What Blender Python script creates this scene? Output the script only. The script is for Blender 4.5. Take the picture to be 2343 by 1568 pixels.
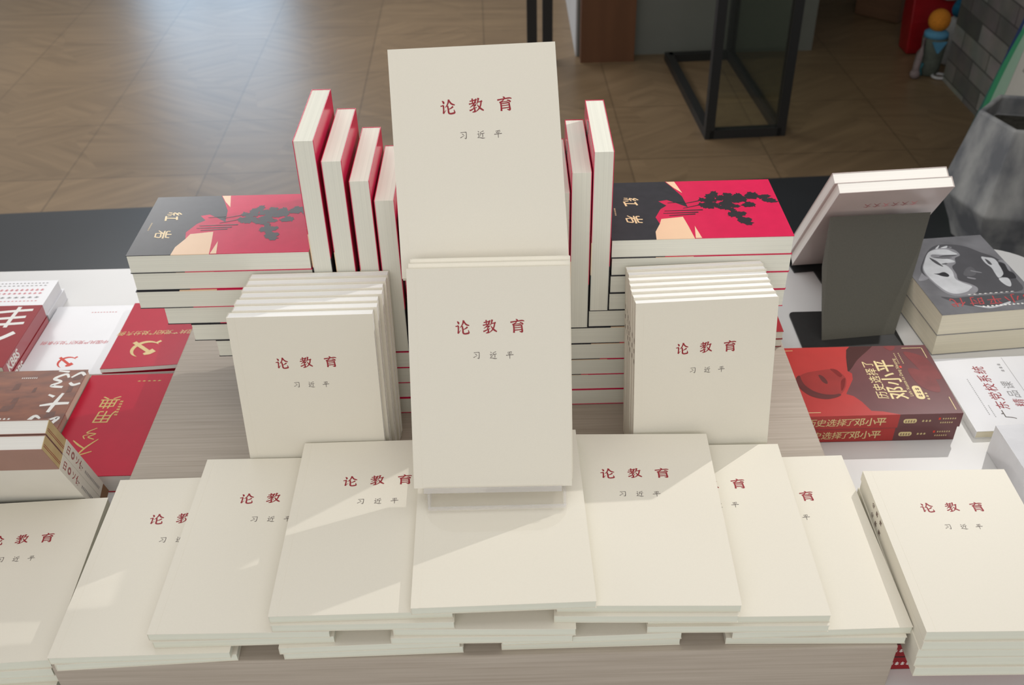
import bpy, bmesh, math, random
from math import sin, cos, pi, radians
from mathutils import Vector, Matrix, Euler

for o in list(bpy.data.objects):
    bpy.data.objects.remove(o)
SC = bpy.context.scene
COL = SC.collection
rnd = random.Random(7)

# ---------------------------------------------------------------- camera, world, light, exposure
cam = bpy.data.cameras.new('camera')
cam.sensor_width = 36.0
cam.lens = 2303.81 / 2343 * 36.0
cam.clip_start = 0.02
cam.dof.use_dof = True
cam.dof.focus_distance = 1.08
cam.dof.aperture_fstop = 10.0
camo = bpy.data.objects.new('camera', cam)
COL.objects.link(camo)
_r = Vector((0.9997, -0.01228, -0.02119)); _u = Vector((0.02433, 0.59466, 0.80361)); _f = Vector((-0.00273, 0.80388, -0.59478))
M = Matrix.Identity(4)
for i in range(3):
    M[i][0] = _r[i]; M[i][1] = _u[i]; M[i][2] = -_f[i]; M[i][3] = (0.00267, -0.78268, 0.80591)[i]
camo.matrix_world = M
SC.camera = camo
SC.view_settings.view_transform = 'Standard'
SC.view_settings.look = 'None'
SC.view_settings.exposure = 0.0
SC.view_settings.gamma = 1.0
SC.view_settings.use_curve_mapping = False
SC.cycles.transparent_max_bounces = 32

W = bpy.data.worlds.new('world')
SC.world = W
W.use_nodes = True
W.node_tree.nodes['Background'].inputs[0].default_value = (1.0, 0.985, 0.96, 1)
W.node_tree.nodes['Background'].inputs[1].default_value = 0.37

def aim(o, loc, target):
    o.location = loc
    o.rotation_euler = (Vector(target) - Vector(loc)).to_track_quat('-Z', 'Y').to_euler()

def area(name, loc, target, sx, sy, power, color=(1, 1, 1)):
    l = bpy.data.lights.new(name, 'AREA'); l.shape = 'RECTANGLE'; l.size = sx; l.size_y = sy
    l.energy = power; l.color = color
    o = bpy.data.objects.new(name, l); COL.objects.link(o); aim(o, loc, target); return o

def spot(name, loc, target, power, angle, blend, radius, color=(1, 1, 1)):
    l = bpy.data.lights.new(name, 'SPOT'); l.energy = power; l.spot_size = radians(angle); l.spot_blend = blend
    l.shadow_soft_size = radius; l.color = color
    o = bpy.data.objects.new(name, l); COL.objects.link(o); aim(o, loc, target); return o

spot('track_spot_light', (0.98, 0.81, 0.93), (-0.15, 0.0, 0.0), 32, 84, 0.9, 0.006, (1.0, 0.97, 0.93))
area('overhead_fill_light', (0.15, 0.25, 1.75), (0.15, 0.25, 0), 2.6, 1.5, 11, (1.0, 0.985, 0.95))  # added overhead fill, not a known fitting
area('front_fill_light', (-0.1, -2.3, 1.5), (0, 0, 0.15), 3.0, 1.2, 25, (1.0, 0.985, 0.955))  # added fill from behind the camera for the standing covers
area('rear_fill_light', (-1.2, 4.3, 1.40), (0.3, 0.4, 0.0), 2.2, 0.8, 36, (0.97, 0.98, 1.0))  # added fill from the back, lifts page tops and the table under leaning books
area('aisle_fill_light', (-2.2, 3.5, 1.8), (-2.2, 3.5, -1), 1.4, 2.0, 32, (1.0, 0.98, 0.95))  # added fill that brightens the floor on the left

FL = -0.813      # floor height
T = -0.063       # white table top height (wooden plinth top is z = 0)

# ---------------------------------------------------------------- materials
def lin(c):
    return tuple(((v / 255) / 12.92 if v / 255 <= 0.04045 else ((v / 255 + 0.055) / 1.055) ** 2.4) for v in c) + (1.0,)

def mat(name, rgb, rough=0.5, spec=0.5, metal=0.0, noise=0.0, nscale=(20, 20, 20), rgb2=None, detail=4, bump=0.0, coat=0.0, coat_rough=0.08, contrast=None):
    m = bpy.data.materials.new(name); m.use_nodes = True
    nt = m.node_tree; b = nt.nodes['Principled BSDF']
    b.inputs['Roughness'].default_value = rough
    b.inputs['Metallic'].default_value = metal
    b.inputs['Specular IOR Level'].default_value = spec
    b.inputs['Coat Weight'].default_value = coat
    b.inputs['Coat Roughness'].default_value = coat_rough
    c = lin(rgb)
    tc = nt.nodes.new('ShaderNodeTexCoord'); mp = nt.nodes.new('ShaderNodeMapping')
    mp.inputs['Scale'].default_value = nscale
    nt.links.new(tc.outputs['Object'], mp.inputs['Vector'])
    nz = nt.nodes.new('ShaderNodeTexNoise'); nz.inputs['Scale'].default_value = 1.0; nz.inputs['Detail'].default_value = detail
    nt.links.new(mp.outputs['Vector'], nz.inputs['Vector'])
    rp = nt.nodes.new('ShaderNodeValToRGB')
    lo, hi = contrast or (0.3, 0.7)
    rp.color_ramp.elements[0].position = lo; rp.color_ramp.elements[1].position = hi
    c2 = lin(rgb2) if rgb2 else tuple(min(1, v * (1 + noise)) for v in c[:3]) + (1,)
    c1 = c if rgb2 else tuple(v * (1 - noise) for v in c[:3]) + (1,)
    rp.color_ramp.elements[0].color = c1; rp.color_ramp.elements[1].color = c2
    nt.links.new(nz.outputs['Fac'], rp.inputs['Fac'])
    nt.links.new(rp.outputs['Color'], b.inputs['Base Color'])
    if bump:
        bp = nt.nodes.new('ShaderNodeBump'); bp.inputs['Strength'].default_value = bump; bp.inputs['Distance'].default_value = 0.002
        nt.links.new(nz.outputs['Fac'], bp.inputs['Height']); nt.links.new(bp.outputs['Normal'], b.inputs['Normal'])
    return m

def clear(name, tint, gloss=0.06, face=0.25, highlight_mix=0.0):
    m = bpy.data.materials.new(name); m.use_nodes = True
    nt = m.node_tree; nt.nodes.clear()
    out = nt.nodes.new('ShaderNodeOutputMaterial'); mix = nt.nodes.new('ShaderNodeMixShader')
    tr = nt.nodes.new('ShaderNodeBsdfTransparent'); tr.inputs[0].default_value = tint
    gl = nt.nodes.new('ShaderNodeBsdfGlossy'); gl.inputs['Roughness'].default_value = 0.08
    lw = nt.nodes.new('ShaderNodeLayerWeight'); lw.inputs['Blend'].default_value = 0.25
    mu = nt.nodes.new('ShaderNodeMath'); mu.operation = 'MULTIPLY_ADD'; mu.inputs[1].default_value = face; mu.inputs[2].default_value = gloss; mu.use_clamp = True
    nt.links.new(lw.outputs['Facing'], mu.inputs[0]); nt.links.new(mu.outputs[0], mix.inputs[0])
    src = tr
    if highlight_mix:
        df = nt.nodes.new('ShaderNodeBsdfDiffuse'); df.inputs[0].default_value = (0.93, 0.92, 0.94, 1); tl_ = nt.nodes.new('ShaderNodeBsdfTranslucent'); tl_.inputs[0].default_value = (0.93, 0.92, 0.94, 1)
        m2 = nt.nodes.new('ShaderNodeMixShader'); m2.inputs[0].default_value = 0.5; nt.links.new(df.outputs[0], m2.inputs[1]); nt.links.new(tl_.outputs[0], m2.inputs[2])
        src = nt.nodes.new('ShaderNodeMixShader'); src.inputs[0].default_value = highlight_mix; nt.links.new(tr.outputs[0], src.inputs[1]); nt.links.new(m2.outputs[0], src.inputs[2])
    nt.links.new(src.outputs[0], mix.inputs[1]); nt.links.new(gl.outputs[0], mix.inputs[2]); nt.links.new(mix.outputs[0], out.inputs[0])
    return m

CREAM = mat('cream_card', (232, 226, 212), 0.55, 0.35, noise=0.012, nscale=(900, 900, 900))
PAGE = mat('paper_edges', (226, 227, 213), 0.8, 0.2, noise=0.035, nscale=(4, 4, 1500), detail=2)
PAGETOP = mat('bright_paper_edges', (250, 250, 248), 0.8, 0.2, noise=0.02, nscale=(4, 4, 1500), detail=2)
PAGENOVEL = mat('novel_paper_edges', (232, 231, 219), 0.8, 0.2, noise=0.05, nscale=(4, 4, 1300), detail=2)
PAGEW = mat('white_paper_edges', (233, 230, 224), 0.75, 0.2, noise=0.05, nscale=(4, 4, 1300), detail=2)
PAGEC = mat('ivory_paper_edges', (226, 219, 199), 0.75, 0.2, noise=0.05, nscale=(4, 4, 1100), detail=2)
REDINK = mat('dark_red_ink', (150, 26, 40), 0.6, noise=0.05)
BLACKINK = mat('dark_ink', (98, 88, 84), 0.6, noise=0.05)
BROWNINK = mat('brown_ink', (96, 62, 52), 0.6, noise=0.05)
FILMRED = mat('crimson_film_card', (212, 36, 82), 0.24, 0.5, noise=0.04, nscale=(60, 60, 60), coat=0.0)
FILMBLACK = mat('charcoal_film_card', (50, 50, 55), 0.3, 0.5, noise=0.12, nscale=(90, 90, 90), coat=0.0)
PEACH = mat('peach_print', (244, 208, 172), 0.3, noise=0.03, coat=0.3)
TREEBLACK = mat('black_print', (46, 44, 48), 0.3, noise=0.1, coat=0.3)
CREAMINK = mat('pale_yellow_ink', (246, 220, 172), 0.35, noise=0.03)
GOLD = mat('gold_ink', (206, 170, 74), 0.35, 0.6, noise=0.08, nscale=(300, 300, 300))
PALEGOLD = mat('pale_gold_ink', (226, 207, 150), 0.4, noise=0.05)
WHITEINK = mat('white_ink', (242, 240, 236), 0.45, noise=0.02)
GREYINK = mat('grey_ink', (140, 138, 140), 0.5, noise=0.05)
PINKINK = mat('rose_ink', (222, 120, 128), 0.5, noise=0.05)
SCARLET = mat('scarlet_ink', (222, 62, 40), 0.5, noise=0.05)
REDCARD = mat('red_card', (192, 18, 52), 0.5, 0.25, noise=0.03, coat=0.0, nscale=(50, 50, 50))
REDCARD2 = mat('deep_red_card', (152, 26, 36), 0.45, 0.3, noise=0.04, coat=0.0, nscale=(50, 50, 50))
WHITECARD = mat('white_card', (232, 232, 236), 0.3, 0.5, noise=0.015, coat=0.2)
GREYCARD = mat('grey_photo_card', (114, 114, 118), 0.25, 0.5, noise=0.2, nscale=(22, 22, 22), coat=0.2)
PHOTODARK = mat('dark_photo_print', (82, 82, 86), 0.25, noise=0.1, coat=0.4)
PHOTOLIGHT = mat('light_photo_print', (196, 198, 202), 0.25, noise=0.12, nscale=(45, 45, 45), coat=0.4)
PHOTOMID = mat('mid_photo_print', (140, 140, 145), 0.25, noise=0.15, nscale=(45, 45, 45), coat=0.4)
PHOTOBLACK = mat('black_photo_print', (52, 52, 56), 0.25, noise=0.1, coat=0.4)
MAROON = mat('maroon_film_card', (104, 58, 60), 0.3, 0.5, noise=0.10, nscale=(26, 26, 26), coat=0.15)
BRICKRED = mat('tomato_film_card', (178, 50, 46), 0.3, 0.5, noise=0.04, nscale=(40, 40, 40), coat=0.1)
SHADERED = mat('dark_red_print', (122, 34, 32), 0.25, noise=0.12, nscale=(60, 60, 60), coat=0.4)
SHADOWMAROON = mat('shadowed_maroon', (66, 32, 30), 0.25, noise=0.1, coat=0.4)  # maroon darkened to paint a cast shadow on the biography cover
BROWNCARD = mat('russet_film_card', (108, 56, 36), 0.35, 0.4, rgb2=(146, 82, 50), nscale=(30, 90, 60), coat=0.06, detail=6)
RUSSETDARK = mat('dark_russet_print', (104, 58, 42), 0.4, noise=0.15, nscale=(80, 80, 80))
MAUVECARD = mat('mauve_card', (160, 120, 108), 0.4, noise=0.05)
TANCARD = mat('tan_card', (208, 186, 140), 0.45, rgb2=(190, 164, 118), nscale=(200, 30, 20))
BANDWHITE = mat('white_belly_band', (228, 224, 214), 0.5, noise=0.03)
OCHRE = mat('ochre_card', (140, 98, 60), 0.5, noise=0.05)
TABLEWHITE = mat('white_laminate', (224, 223, 222), 0.32, 0.4, noise=0.006)
TABLEEDGE = mat('pale_edge_band', (214, 200, 178), 0.5, noise=0.03)
WOOD = mat('grey_oak_laminate', (166, 153, 139), 0.5, 0.3, rgb2=(190, 179, 166), nscale=(7, 320, 320), detail=8, contrast=(0.22, 0.78))
BLACKMETAL = mat('black_powder_metal', (40, 40, 40), 0.45, 0.4, noise=0.08, nscale=(200, 200, 200))
STANDMETAL = mat('charcoal_powder_metal', (84, 82, 74), 0.55, 0.4, noise=0.05, nscale=(500, 500, 500))
ACRYLIC = clear('clear_acrylic', (0.998, 0.997, 0.995, 1), 0.008, 0.12)
ACRYLICEDGE = clear('acrylic_edge', (0.99, 0.99, 0.99, 1), 0.05, 0.12, 0.32)  # white diffuse mixed in paints the bright edge highlights
GLASS = clear('smoky_glass', (0.84, 0.87, 0.82, 1), 0.05, 0.2)
CONCRETE = mat('weathered_concrete', (118, 120, 124), 0.85, 0.2, rgb2=(182, 182, 180), nscale=(9, 9, 4), bump=0.2, detail=5, contrast=(0.4, 0.62))
SOIL = mat('dark_soil', (72, 70, 64), 0.95, 0.1, noise=0.3, nscale=(60, 60, 60), bump=0.6)
BARK = mat('brown_bark', (112, 84, 62), 0.85, 0.1, noise=0.2, nscale=(60, 60, 8))
BANDDARK = mat('dark_stone_strip', (52, 54, 57), 0.36, 0.45, noise=0.06, nscale=(3, 3, 3))
PANELBROWN = mat('brown_wood_panel', (104, 70, 48), 0.55, 0.3, noise=0.12, nscale=(14, 14, 2))
WALLGREY = mat('grey_plaster', (122, 124, 118), 0.8, 0.2, noise=0.06, nscale=(4, 4, 4))
WALLPALE = mat('pale_plaster', (196, 196, 196), 0.8, 0.2, noise=0.03, nscale=(4, 4, 4))
ORANGE = mat('orange_plush', (214, 136, 50), 0.9, 0.1, noise=0.15, nscale=(150, 150, 150))
SKYBLUE = mat('light_blue_cloth', (92, 150, 184), 0.8, 0.1, noise=0.1)
SAGE = mat('grey_green_cloth', (98, 104, 96), 0.85, 0.1, noise=0.12, nscale=(60, 60, 60))
TEAL = mat('teal_trim', (70, 130, 142), 0.8, 0.1, noise=0.1)
LILAC = mat('lilac_grey_plush', (142, 128, 128), 0.9, 0.1, noise=0.15, nscale=(90, 90, 90))
TOTERED = mat('red_tote_vinyl', (158, 24, 32), 0.35, 0.5, noise=0.1)
TOTEDARK = mat('black_tote_cloth', (34, 36, 36), 0.7, noise=0.1)
TRIMCREAM = mat('cream_trim', (196, 190, 176), 0.6, noise=0.05)
BLUEPLUSH = mat('blue_plush', (40, 104, 136), 0.9, 0.1, noise=0.15, nscale=(90, 90, 90))
WHITEPLUSH = mat('white_plush', (190, 190, 192), 0.9, 0.1, noise=0.1, nscale=(90, 90, 90))
CRATEWOOD = mat('walnut_wood', (112, 82, 60), 0.6, noise=0.12, nscale=(5, 5, 40))
BANNERWHITE = mat('banner_off_white', (206, 202, 194), 0.6, noise=0.02)
BANNERMINT = mat('banner_mint', (158, 190, 168), 0.6, noise=0.03)
BANNERGREEN = mat('banner_green', (62, 154, 110), 0.6, noise=0.03)
BANNERTEAL = mat('banner_teal', (62, 110, 104), 0.6, noise=0.03)
BANNERBLUE = mat('banner_navy', (40, 62, 108), 0.6, noise=0.03)

def brick_mat():
    m = bpy.data.materials.new('grey_slate_brick'); m.use_nodes = True
    nt = m.node_tree; b = nt.nodes['Principled BSDF']; b.inputs['Roughness'].default_value = 0.9
    tc = nt.nodes.new('ShaderNodeTexCoord'); sx = nt.nodes.new('ShaderNodeSeparateXYZ'); cx = nt.nodes.new('ShaderNodeCombineXYZ')
    nt.links.new(tc.outputs['Object'], sx.inputs[0])
    ad = nt.nodes.new('ShaderNodeMath'); ad.operation = 'ADD'
    nt.links.new(sx.outputs['X'], ad.inputs[0]); nt.links.new(sx.outputs['Y'], ad.inputs[1])
    nt.links.new(ad.outputs[0], cx.inputs[0]); nt.links.new(sx.outputs['Z'], cx.inputs[1])
    br = nt.nodes.new('ShaderNodeTexBrick'); br.inputs['Scale'].default_value = 1.0
    br.inputs['Brick Width'].default_value = 0.24; br.inputs['Row Height'].default_value = 0.072; br.inputs['Mortar Size'].default_value = 0.003
    br.inputs['Color1'].default_value = lin((86, 82, 78)); br.inputs['Color2'].default_value = lin((158, 148, 140)); br.inputs['Mortar'].default_value = lin((88, 84, 79))
    nt.links.new(cx.outputs[0], br.inputs['Vector'])
    nz = nt.nodes.new('ShaderNodeTexNoise'); nz.inputs['Scale'].default_value = 9; nz.inputs['Detail'].default_value = 6
    nt.links.new(tc.outputs['Object'], nz.inputs['Vector'])
    mx = nt.nodes.new('ShaderNodeMix'); mx.data_type = 'RGBA'; mx.blend_type = 'OVERLAY'; mx.inputs[0].default_value = 0.6
    nt.links.new(br.outputs['Color'], mx.inputs[6]); nt.links.new(nz.outputs['Color'], mx.inputs[7])
    hs = nt.nodes.new('ShaderNodeHueSaturation'); hs.inputs['Saturation'].default_value = 0.35; hs.inputs['Value'].default_value = 0.85
    nt.links.new(mx.outputs[2], hs.inputs['Color'])
    nt.links.new(hs.outputs[0], b.inputs['Base Color'])
    bp = nt.nodes.new('ShaderNodeBump'); bp.inputs['Strength'].default_value = 0.6; bp.inputs['Distance'].default_value = 0.01
    nt.links.new(br.outputs['Fac'], bp.inputs['Height']); bp.invert = True
    nt.links.new(bp.outputs[0], b.inputs['Normal'])
    return m

def floor_mat():
    m = bpy.data.materials.new('parquet_tile'); m.use_nodes = True
    nt = m.node_tree; b = nt.nodes['Principled BSDF']
    N = nt.nodes.new; L = nt.links.new
    tc = N('ShaderNodeTexCoord'); mp = N('ShaderNodeMapping')
    mp.inputs['Rotation'].default_value = (0, 0, radians(-1.3)); mp.inputs['Location'].default_value = (0.02, -0.20, 0)
    L(tc.outputs['Object'], mp.inputs[0])
    def streak(angle, off):
        r = N('ShaderNodeMapping'); r.inputs['Rotation'].default_value = (0, 0, radians(angle)); L(mp.outputs[0], r.inputs[0])
        s = N('ShaderNodeMapping'); s.inputs['Scale'].default_value = (2.2, 26, 1); s.inputs['Location'].default_value = (off, off, 0); L(r.outputs[0], s.inputs[0])
        n = N('ShaderNodeTexNoise'); n.inputs['Scale'].default_value = 1; n.inputs['Detail'].default_value = 5; n.inputs['Roughness'].default_value = 0.55; L(s.outputs[0], n.inputs[0])
        return n
    n1 = streak(33, 0); n2 = streak(-33, 7); n3 = streak(4, 3)
    ch = N('ShaderNodeTexVoronoi'); ch.inputs['Scale'].default_value = 4.2; L(mp.outputs[0], ch.inputs['Vector'])
    sp = N('ShaderNodeSeparateColor'); L(ch.outputs['Color'], sp.inputs[0])
    m1 = N('ShaderNodeMath'); m1.operation = 'GREATER_THAN'; m1.inputs[1].default_value = 0.5; L(sp.outputs[0], m1.inputs[0])
    a = N('ShaderNodeMix'); a.data_type = 'FLOAT'; L(m1.outputs[0], a.inputs[0]); L(n1.outputs['Fac'], a.inputs[2]); L(n2.outputs['Fac'], a.inputs[3])
    m2 = N('ShaderNodeMath'); m2.operation = 'GREATER_THAN'; m2.inputs[1].default_value = 0.72; L(sp.outputs[1], m2.inputs[0])
    a2 = N('ShaderNodeMix'); a2.data_type = 'FLOAT'; L(m2.outputs[0], a2.inputs[0]); L(a.outputs[0], a2.inputs[2]); L(n3.outputs['Fac'], a2.inputs[3])
    rp = N('ShaderNodeValToRGB'); rp.color_ramp.elements[0].position = 0.26; rp.color_ramp.elements[1].position = 0.74
    rp.color_ramp.elements[0].color = lin((122, 101, 76)); rp.color_ramp.elements[1].color = lin((146, 122, 93))
    L(a2.outputs[0], rp.inputs[0])
    br = N('ShaderNodeTexBrick'); br.offset = 0.0; br.inputs['Scale'].default_value = 1
    br.inputs['Brick Width'].default_value = 0.5; br.inputs['Row Height'].default_value = 0.455; br.inputs['Mortar Size'].default_value = 0.0035
    br.inputs['Color1'].default_value = (1, 1, 1, 1); br.inputs['Color2'].default_value = (0.86, 0.86, 0.86, 1); br.inputs['Mortar'].default_value = (0.66, 0.66, 0.66, 1)
    L(mp.outputs[0], br.inputs[0])
    mx = N('ShaderNodeMix'); mx.data_type = 'RGBA'; mx.blend_type = 'MULTIPLY'; mx.inputs[0].default_value = 1
    L(rp.outputs[0], mx.inputs[6]); L(br.outputs['Color'], mx.inputs[7]); L(mx.outputs[2], b.inputs['Base Color'])
    b.inputs['Roughness'].default_value = 0.34; b.inputs['Specular IOR Level'].default_value = 0.5
    return m

# ---------------------------------------------------------------- mesh building
class MB:
    def __init__(s): s.v = []; s.f = []; s.m = []; s.mats = []; s.sm = []
    def mi(s, m):
        if m not in s.mats: s.mats.append(m)
        return s.mats.index(m)
    def add(s, vs, fs, m, mtx=None, smooth=False):
        o = len(s.v); k = s.mi(m)
        s.v += [tuple(mtx @ Vector(p)) if mtx is not None else tuple(p) for p in vs]
        for f in fs: s.f.append([i + o for i in f]); s.m.append(k); s.sm.append(smooth)
    def box(s, x0, x1, y0, y1, z0, z1, m, mtx=None):
        vs = [(x0, y0, z0), (x1, y0, z0), (x1, y1, z0), (x0, y1, z0), (x0, y0, z1), (x1, y0, z1), (x1, y1, z1), (x0, y1, z1)]
        s.add(vs, [(3, 2, 1, 0), (4, 5, 6, 7), (0, 1, 5, 4), (1, 2, 6, 5), (2, 3, 7, 6), (3, 0, 4, 7)], m, mtx)
    def prism(s, poly, z0, z1, m, mtx=None):
        a = sum(poly[i][0] * poly[(i + 1) % len(poly)][1] - poly[(i + 1) % len(poly)][0] * poly[i][1] for i in range(len(poly)))
        if a < 0: poly = poly[::-1]
        n = len(poly)
        vs = [(x, y, z0) for x, y in poly] + [(x, y, z1) for x, y in poly]
        fs = [tuple(range(n - 1, -1, -1)), tuple(range(n, 2 * n))] + [(i, (i + 1) % n, n + (i + 1) % n, n + i) for i in range(n)]
        s.add(vs, fs, m, mtx)
    def flat(s, poly, z, m, mtx=None):
        a = sum(poly[i][0] * poly[(i + 1) % len(poly)][1] - poly[(i + 1) % len(poly)][0] * poly[i][1] for i in range(len(poly)))
        if a < 0: poly = poly[::-1]
        s.add([(x, y, z) for x, y in poly], [tuple(range(len(poly)))], m, mtx)
    def loft(s, rings, m, cap=True, mtx=None, smooth=True):
        n = len(rings[0]); vs = [p for r in rings for p in r]; fs = []
        for k in range(len(rings) - 1):
            for i in range(n): fs.append((k * n + i, k * n + (i + 1) % n, (k + 1) * n + (i + 1) % n, (k + 1) * n + i))
        if cap: fs.append(tuple(range(n - 1, -1, -1))); fs.append(tuple(range((len(rings) - 1) * n, len(rings) * n)))
        s.add(vs, fs, m, mtx, smooth)
    def lathe(s, prof, m, n=24, mtx=None):
        s.loft([[(r * cos(2 * pi * i / n), r * sin(2 * pi * i / n), z) for i in range(n)] for r, z in prof], m, True, mtx)
    def ball(s, c, r, m, n=20, mtx=None):
        rx, ry, rz = (r, r, r) if not hasattr(r, '__len__') else r
        rings = [[(c[0] + rx * sin(pi * k / 12) * cos(2 * pi * i / n), c[1] + ry * sin(pi * k / 12) * sin(2 * pi * i / n), c[2] - rz * cos(pi * k / 12)) for i in range(n)] for k in range(1, 12)]
        s.loft(rings, m, True, mtx)
    def bar(s, a, b, w, m, mtx=None):
        a, b = Vector(a), Vector(b); d = (b - a).normalized(); up = Vector((0, 0, 1)) if abs(d.z) < 0.9 else Vector((0, 1, 0))
        x = d.cross(up).normalized() * w / 2; y = d.cross(x).normalized() * w / 2
        vs = [a - x - y, a + x - y, a + x + y, a - x + y, b - x - y, b + x - y, b + x + y, b - x + y]
        s.add([tuple(v) for v in vs], [(3, 2, 1, 0), (4, 5, 6, 7), (0, 1, 5, 4), (1, 2, 6, 5), (2, 3, 7, 6), (3, 0, 4, 7)], m, mtx)
    def tube(s, pts, r, m, n=10, mtx=None):
        rings = []; P = [Vector(p) for p in pts]
        for k, p in enumerate(P):
            d = (P[min(k + 1, len(P) - 1)] - P[max(k - 1, 0)]).normalized()
            up = Vector((0, 0, 1)) if abs(d.z) < 0.9 else Vector((1, 0, 0))
            x = d.cross(up).normalized(); y = d.cross(x).normalized()
            rings.append([tuple(p + r * (cos(2 * pi * i / n) * x + sin(2 * pi * i / n) * y)) for i in range(n)])
        s.loft(rings, m, True, mtx)
    def mesh(s, name):
        me = bpy.data.meshes.new(name); me.from_pydata(s.v, [], s.f)
        for m in s.mats: me.materials.append(m)
        me.polygons.foreach_set('material_index', s.m); me.polygons.foreach_set('use_smooth', s.sm)
        bm = bmesh.new(); bm.from_mesh(me); bmesh.ops.recalc_face_normals(bm, faces=bm.faces) if not getattr(s, 'keep', False) else None
        bm.to_mesh(me); bm.free()
        return me

def obj(name, mb, parent=None, bevel=0.0):
    o = bpy.data.objects.new(name, mb.mesh(name) if isinstance(mb, MB) else mb)
    COL.objects.link(o)
    if parent: o.parent = parent
    if bevel:
        b = o.modifiers.new('bevel', 'BEVEL'); b.width = bevel; b.segments = 2; b.limit_method = 'ANGLE'
    return o
def tag(o, label, cat, group=None):
    o['label'] = label; o['category'] = cat
    if group: o['group'] = group
    return o
def empty(name, label, cat, group=None, mtx=None):
    o = bpy.data.objects.new(name, None); o.empty_display_size = 0.02; COL.objects.link(o)
    if mtx is not None: o.matrix_world = mtx
    return tag(o, label, cat, group)
def struct(name, mb, bevel=0.0):
    o = obj(name, mb, None, bevel); o['kind'] = 'structure'; return o

# ---------------------------------------------------------------- lettering
def catmull(P, n=6):
    if len(P) < 3: return [tuple(a + (b - a) * t / n for a, b in zip(P[0], P[1])) for t in range(n + 1)]
    out = []; Q = [P[0]] + list(P) + [P[-1]]
    for i in range(1, len(Q) - 2):
        for t in range(n):
            u = t / n
            out.append(tuple(0.5 * ((2 * b) + (-a + c) * u + (2 * a - 5 * b + 4 * c - d) * u * u + (-a + 3 * b - 3 * c + d) * u ** 3) for a, b, c, d in zip(Q[i - 1], Q[i], Q[i + 1], Q[i + 2])))
    return out + [tuple(P[-1])]
def brush(mb, strokes, x0, y0, size, m, z=0.0, mtx=None, wk=1.0):
    # strokes in a 100 x 100 box, y down; x0,y0 = lower-left corner of the character
    s = size / 100
    for k, st in enumerate(strokes):
        P = catmull([tuple(map(float, p)) for p in st]); Lf = []; Rt = []
        for i, (x, y, w) in enumerate(P):
            a = P[max(i - 1, 0)]; b = P[min(i + 1, len(P) - 1)]
            dx, dy = b[0] - a[0], b[1] - a[1]; l = math.hypot(dx, dy) or 1; w = max(w, 1.0) * wk
            Lf.append((x - dy / l * w / 2, y + dx / l * w / 2)); Rt.append((x + dy / l * w / 2, y - dx / l * w / 2))
        a, b = P[0], P[-1]
        vs = [(x0 + px * s, y0 + (100 - py) * s, z + k * 4e-6) for px, py in Lf + Rt]; n = len(Lf)
        fs = [(i, i + 1, n + i + 1, n + i) for i in range(n - 1)]
        mb.add(vs, fs, m, mtx)
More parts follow.
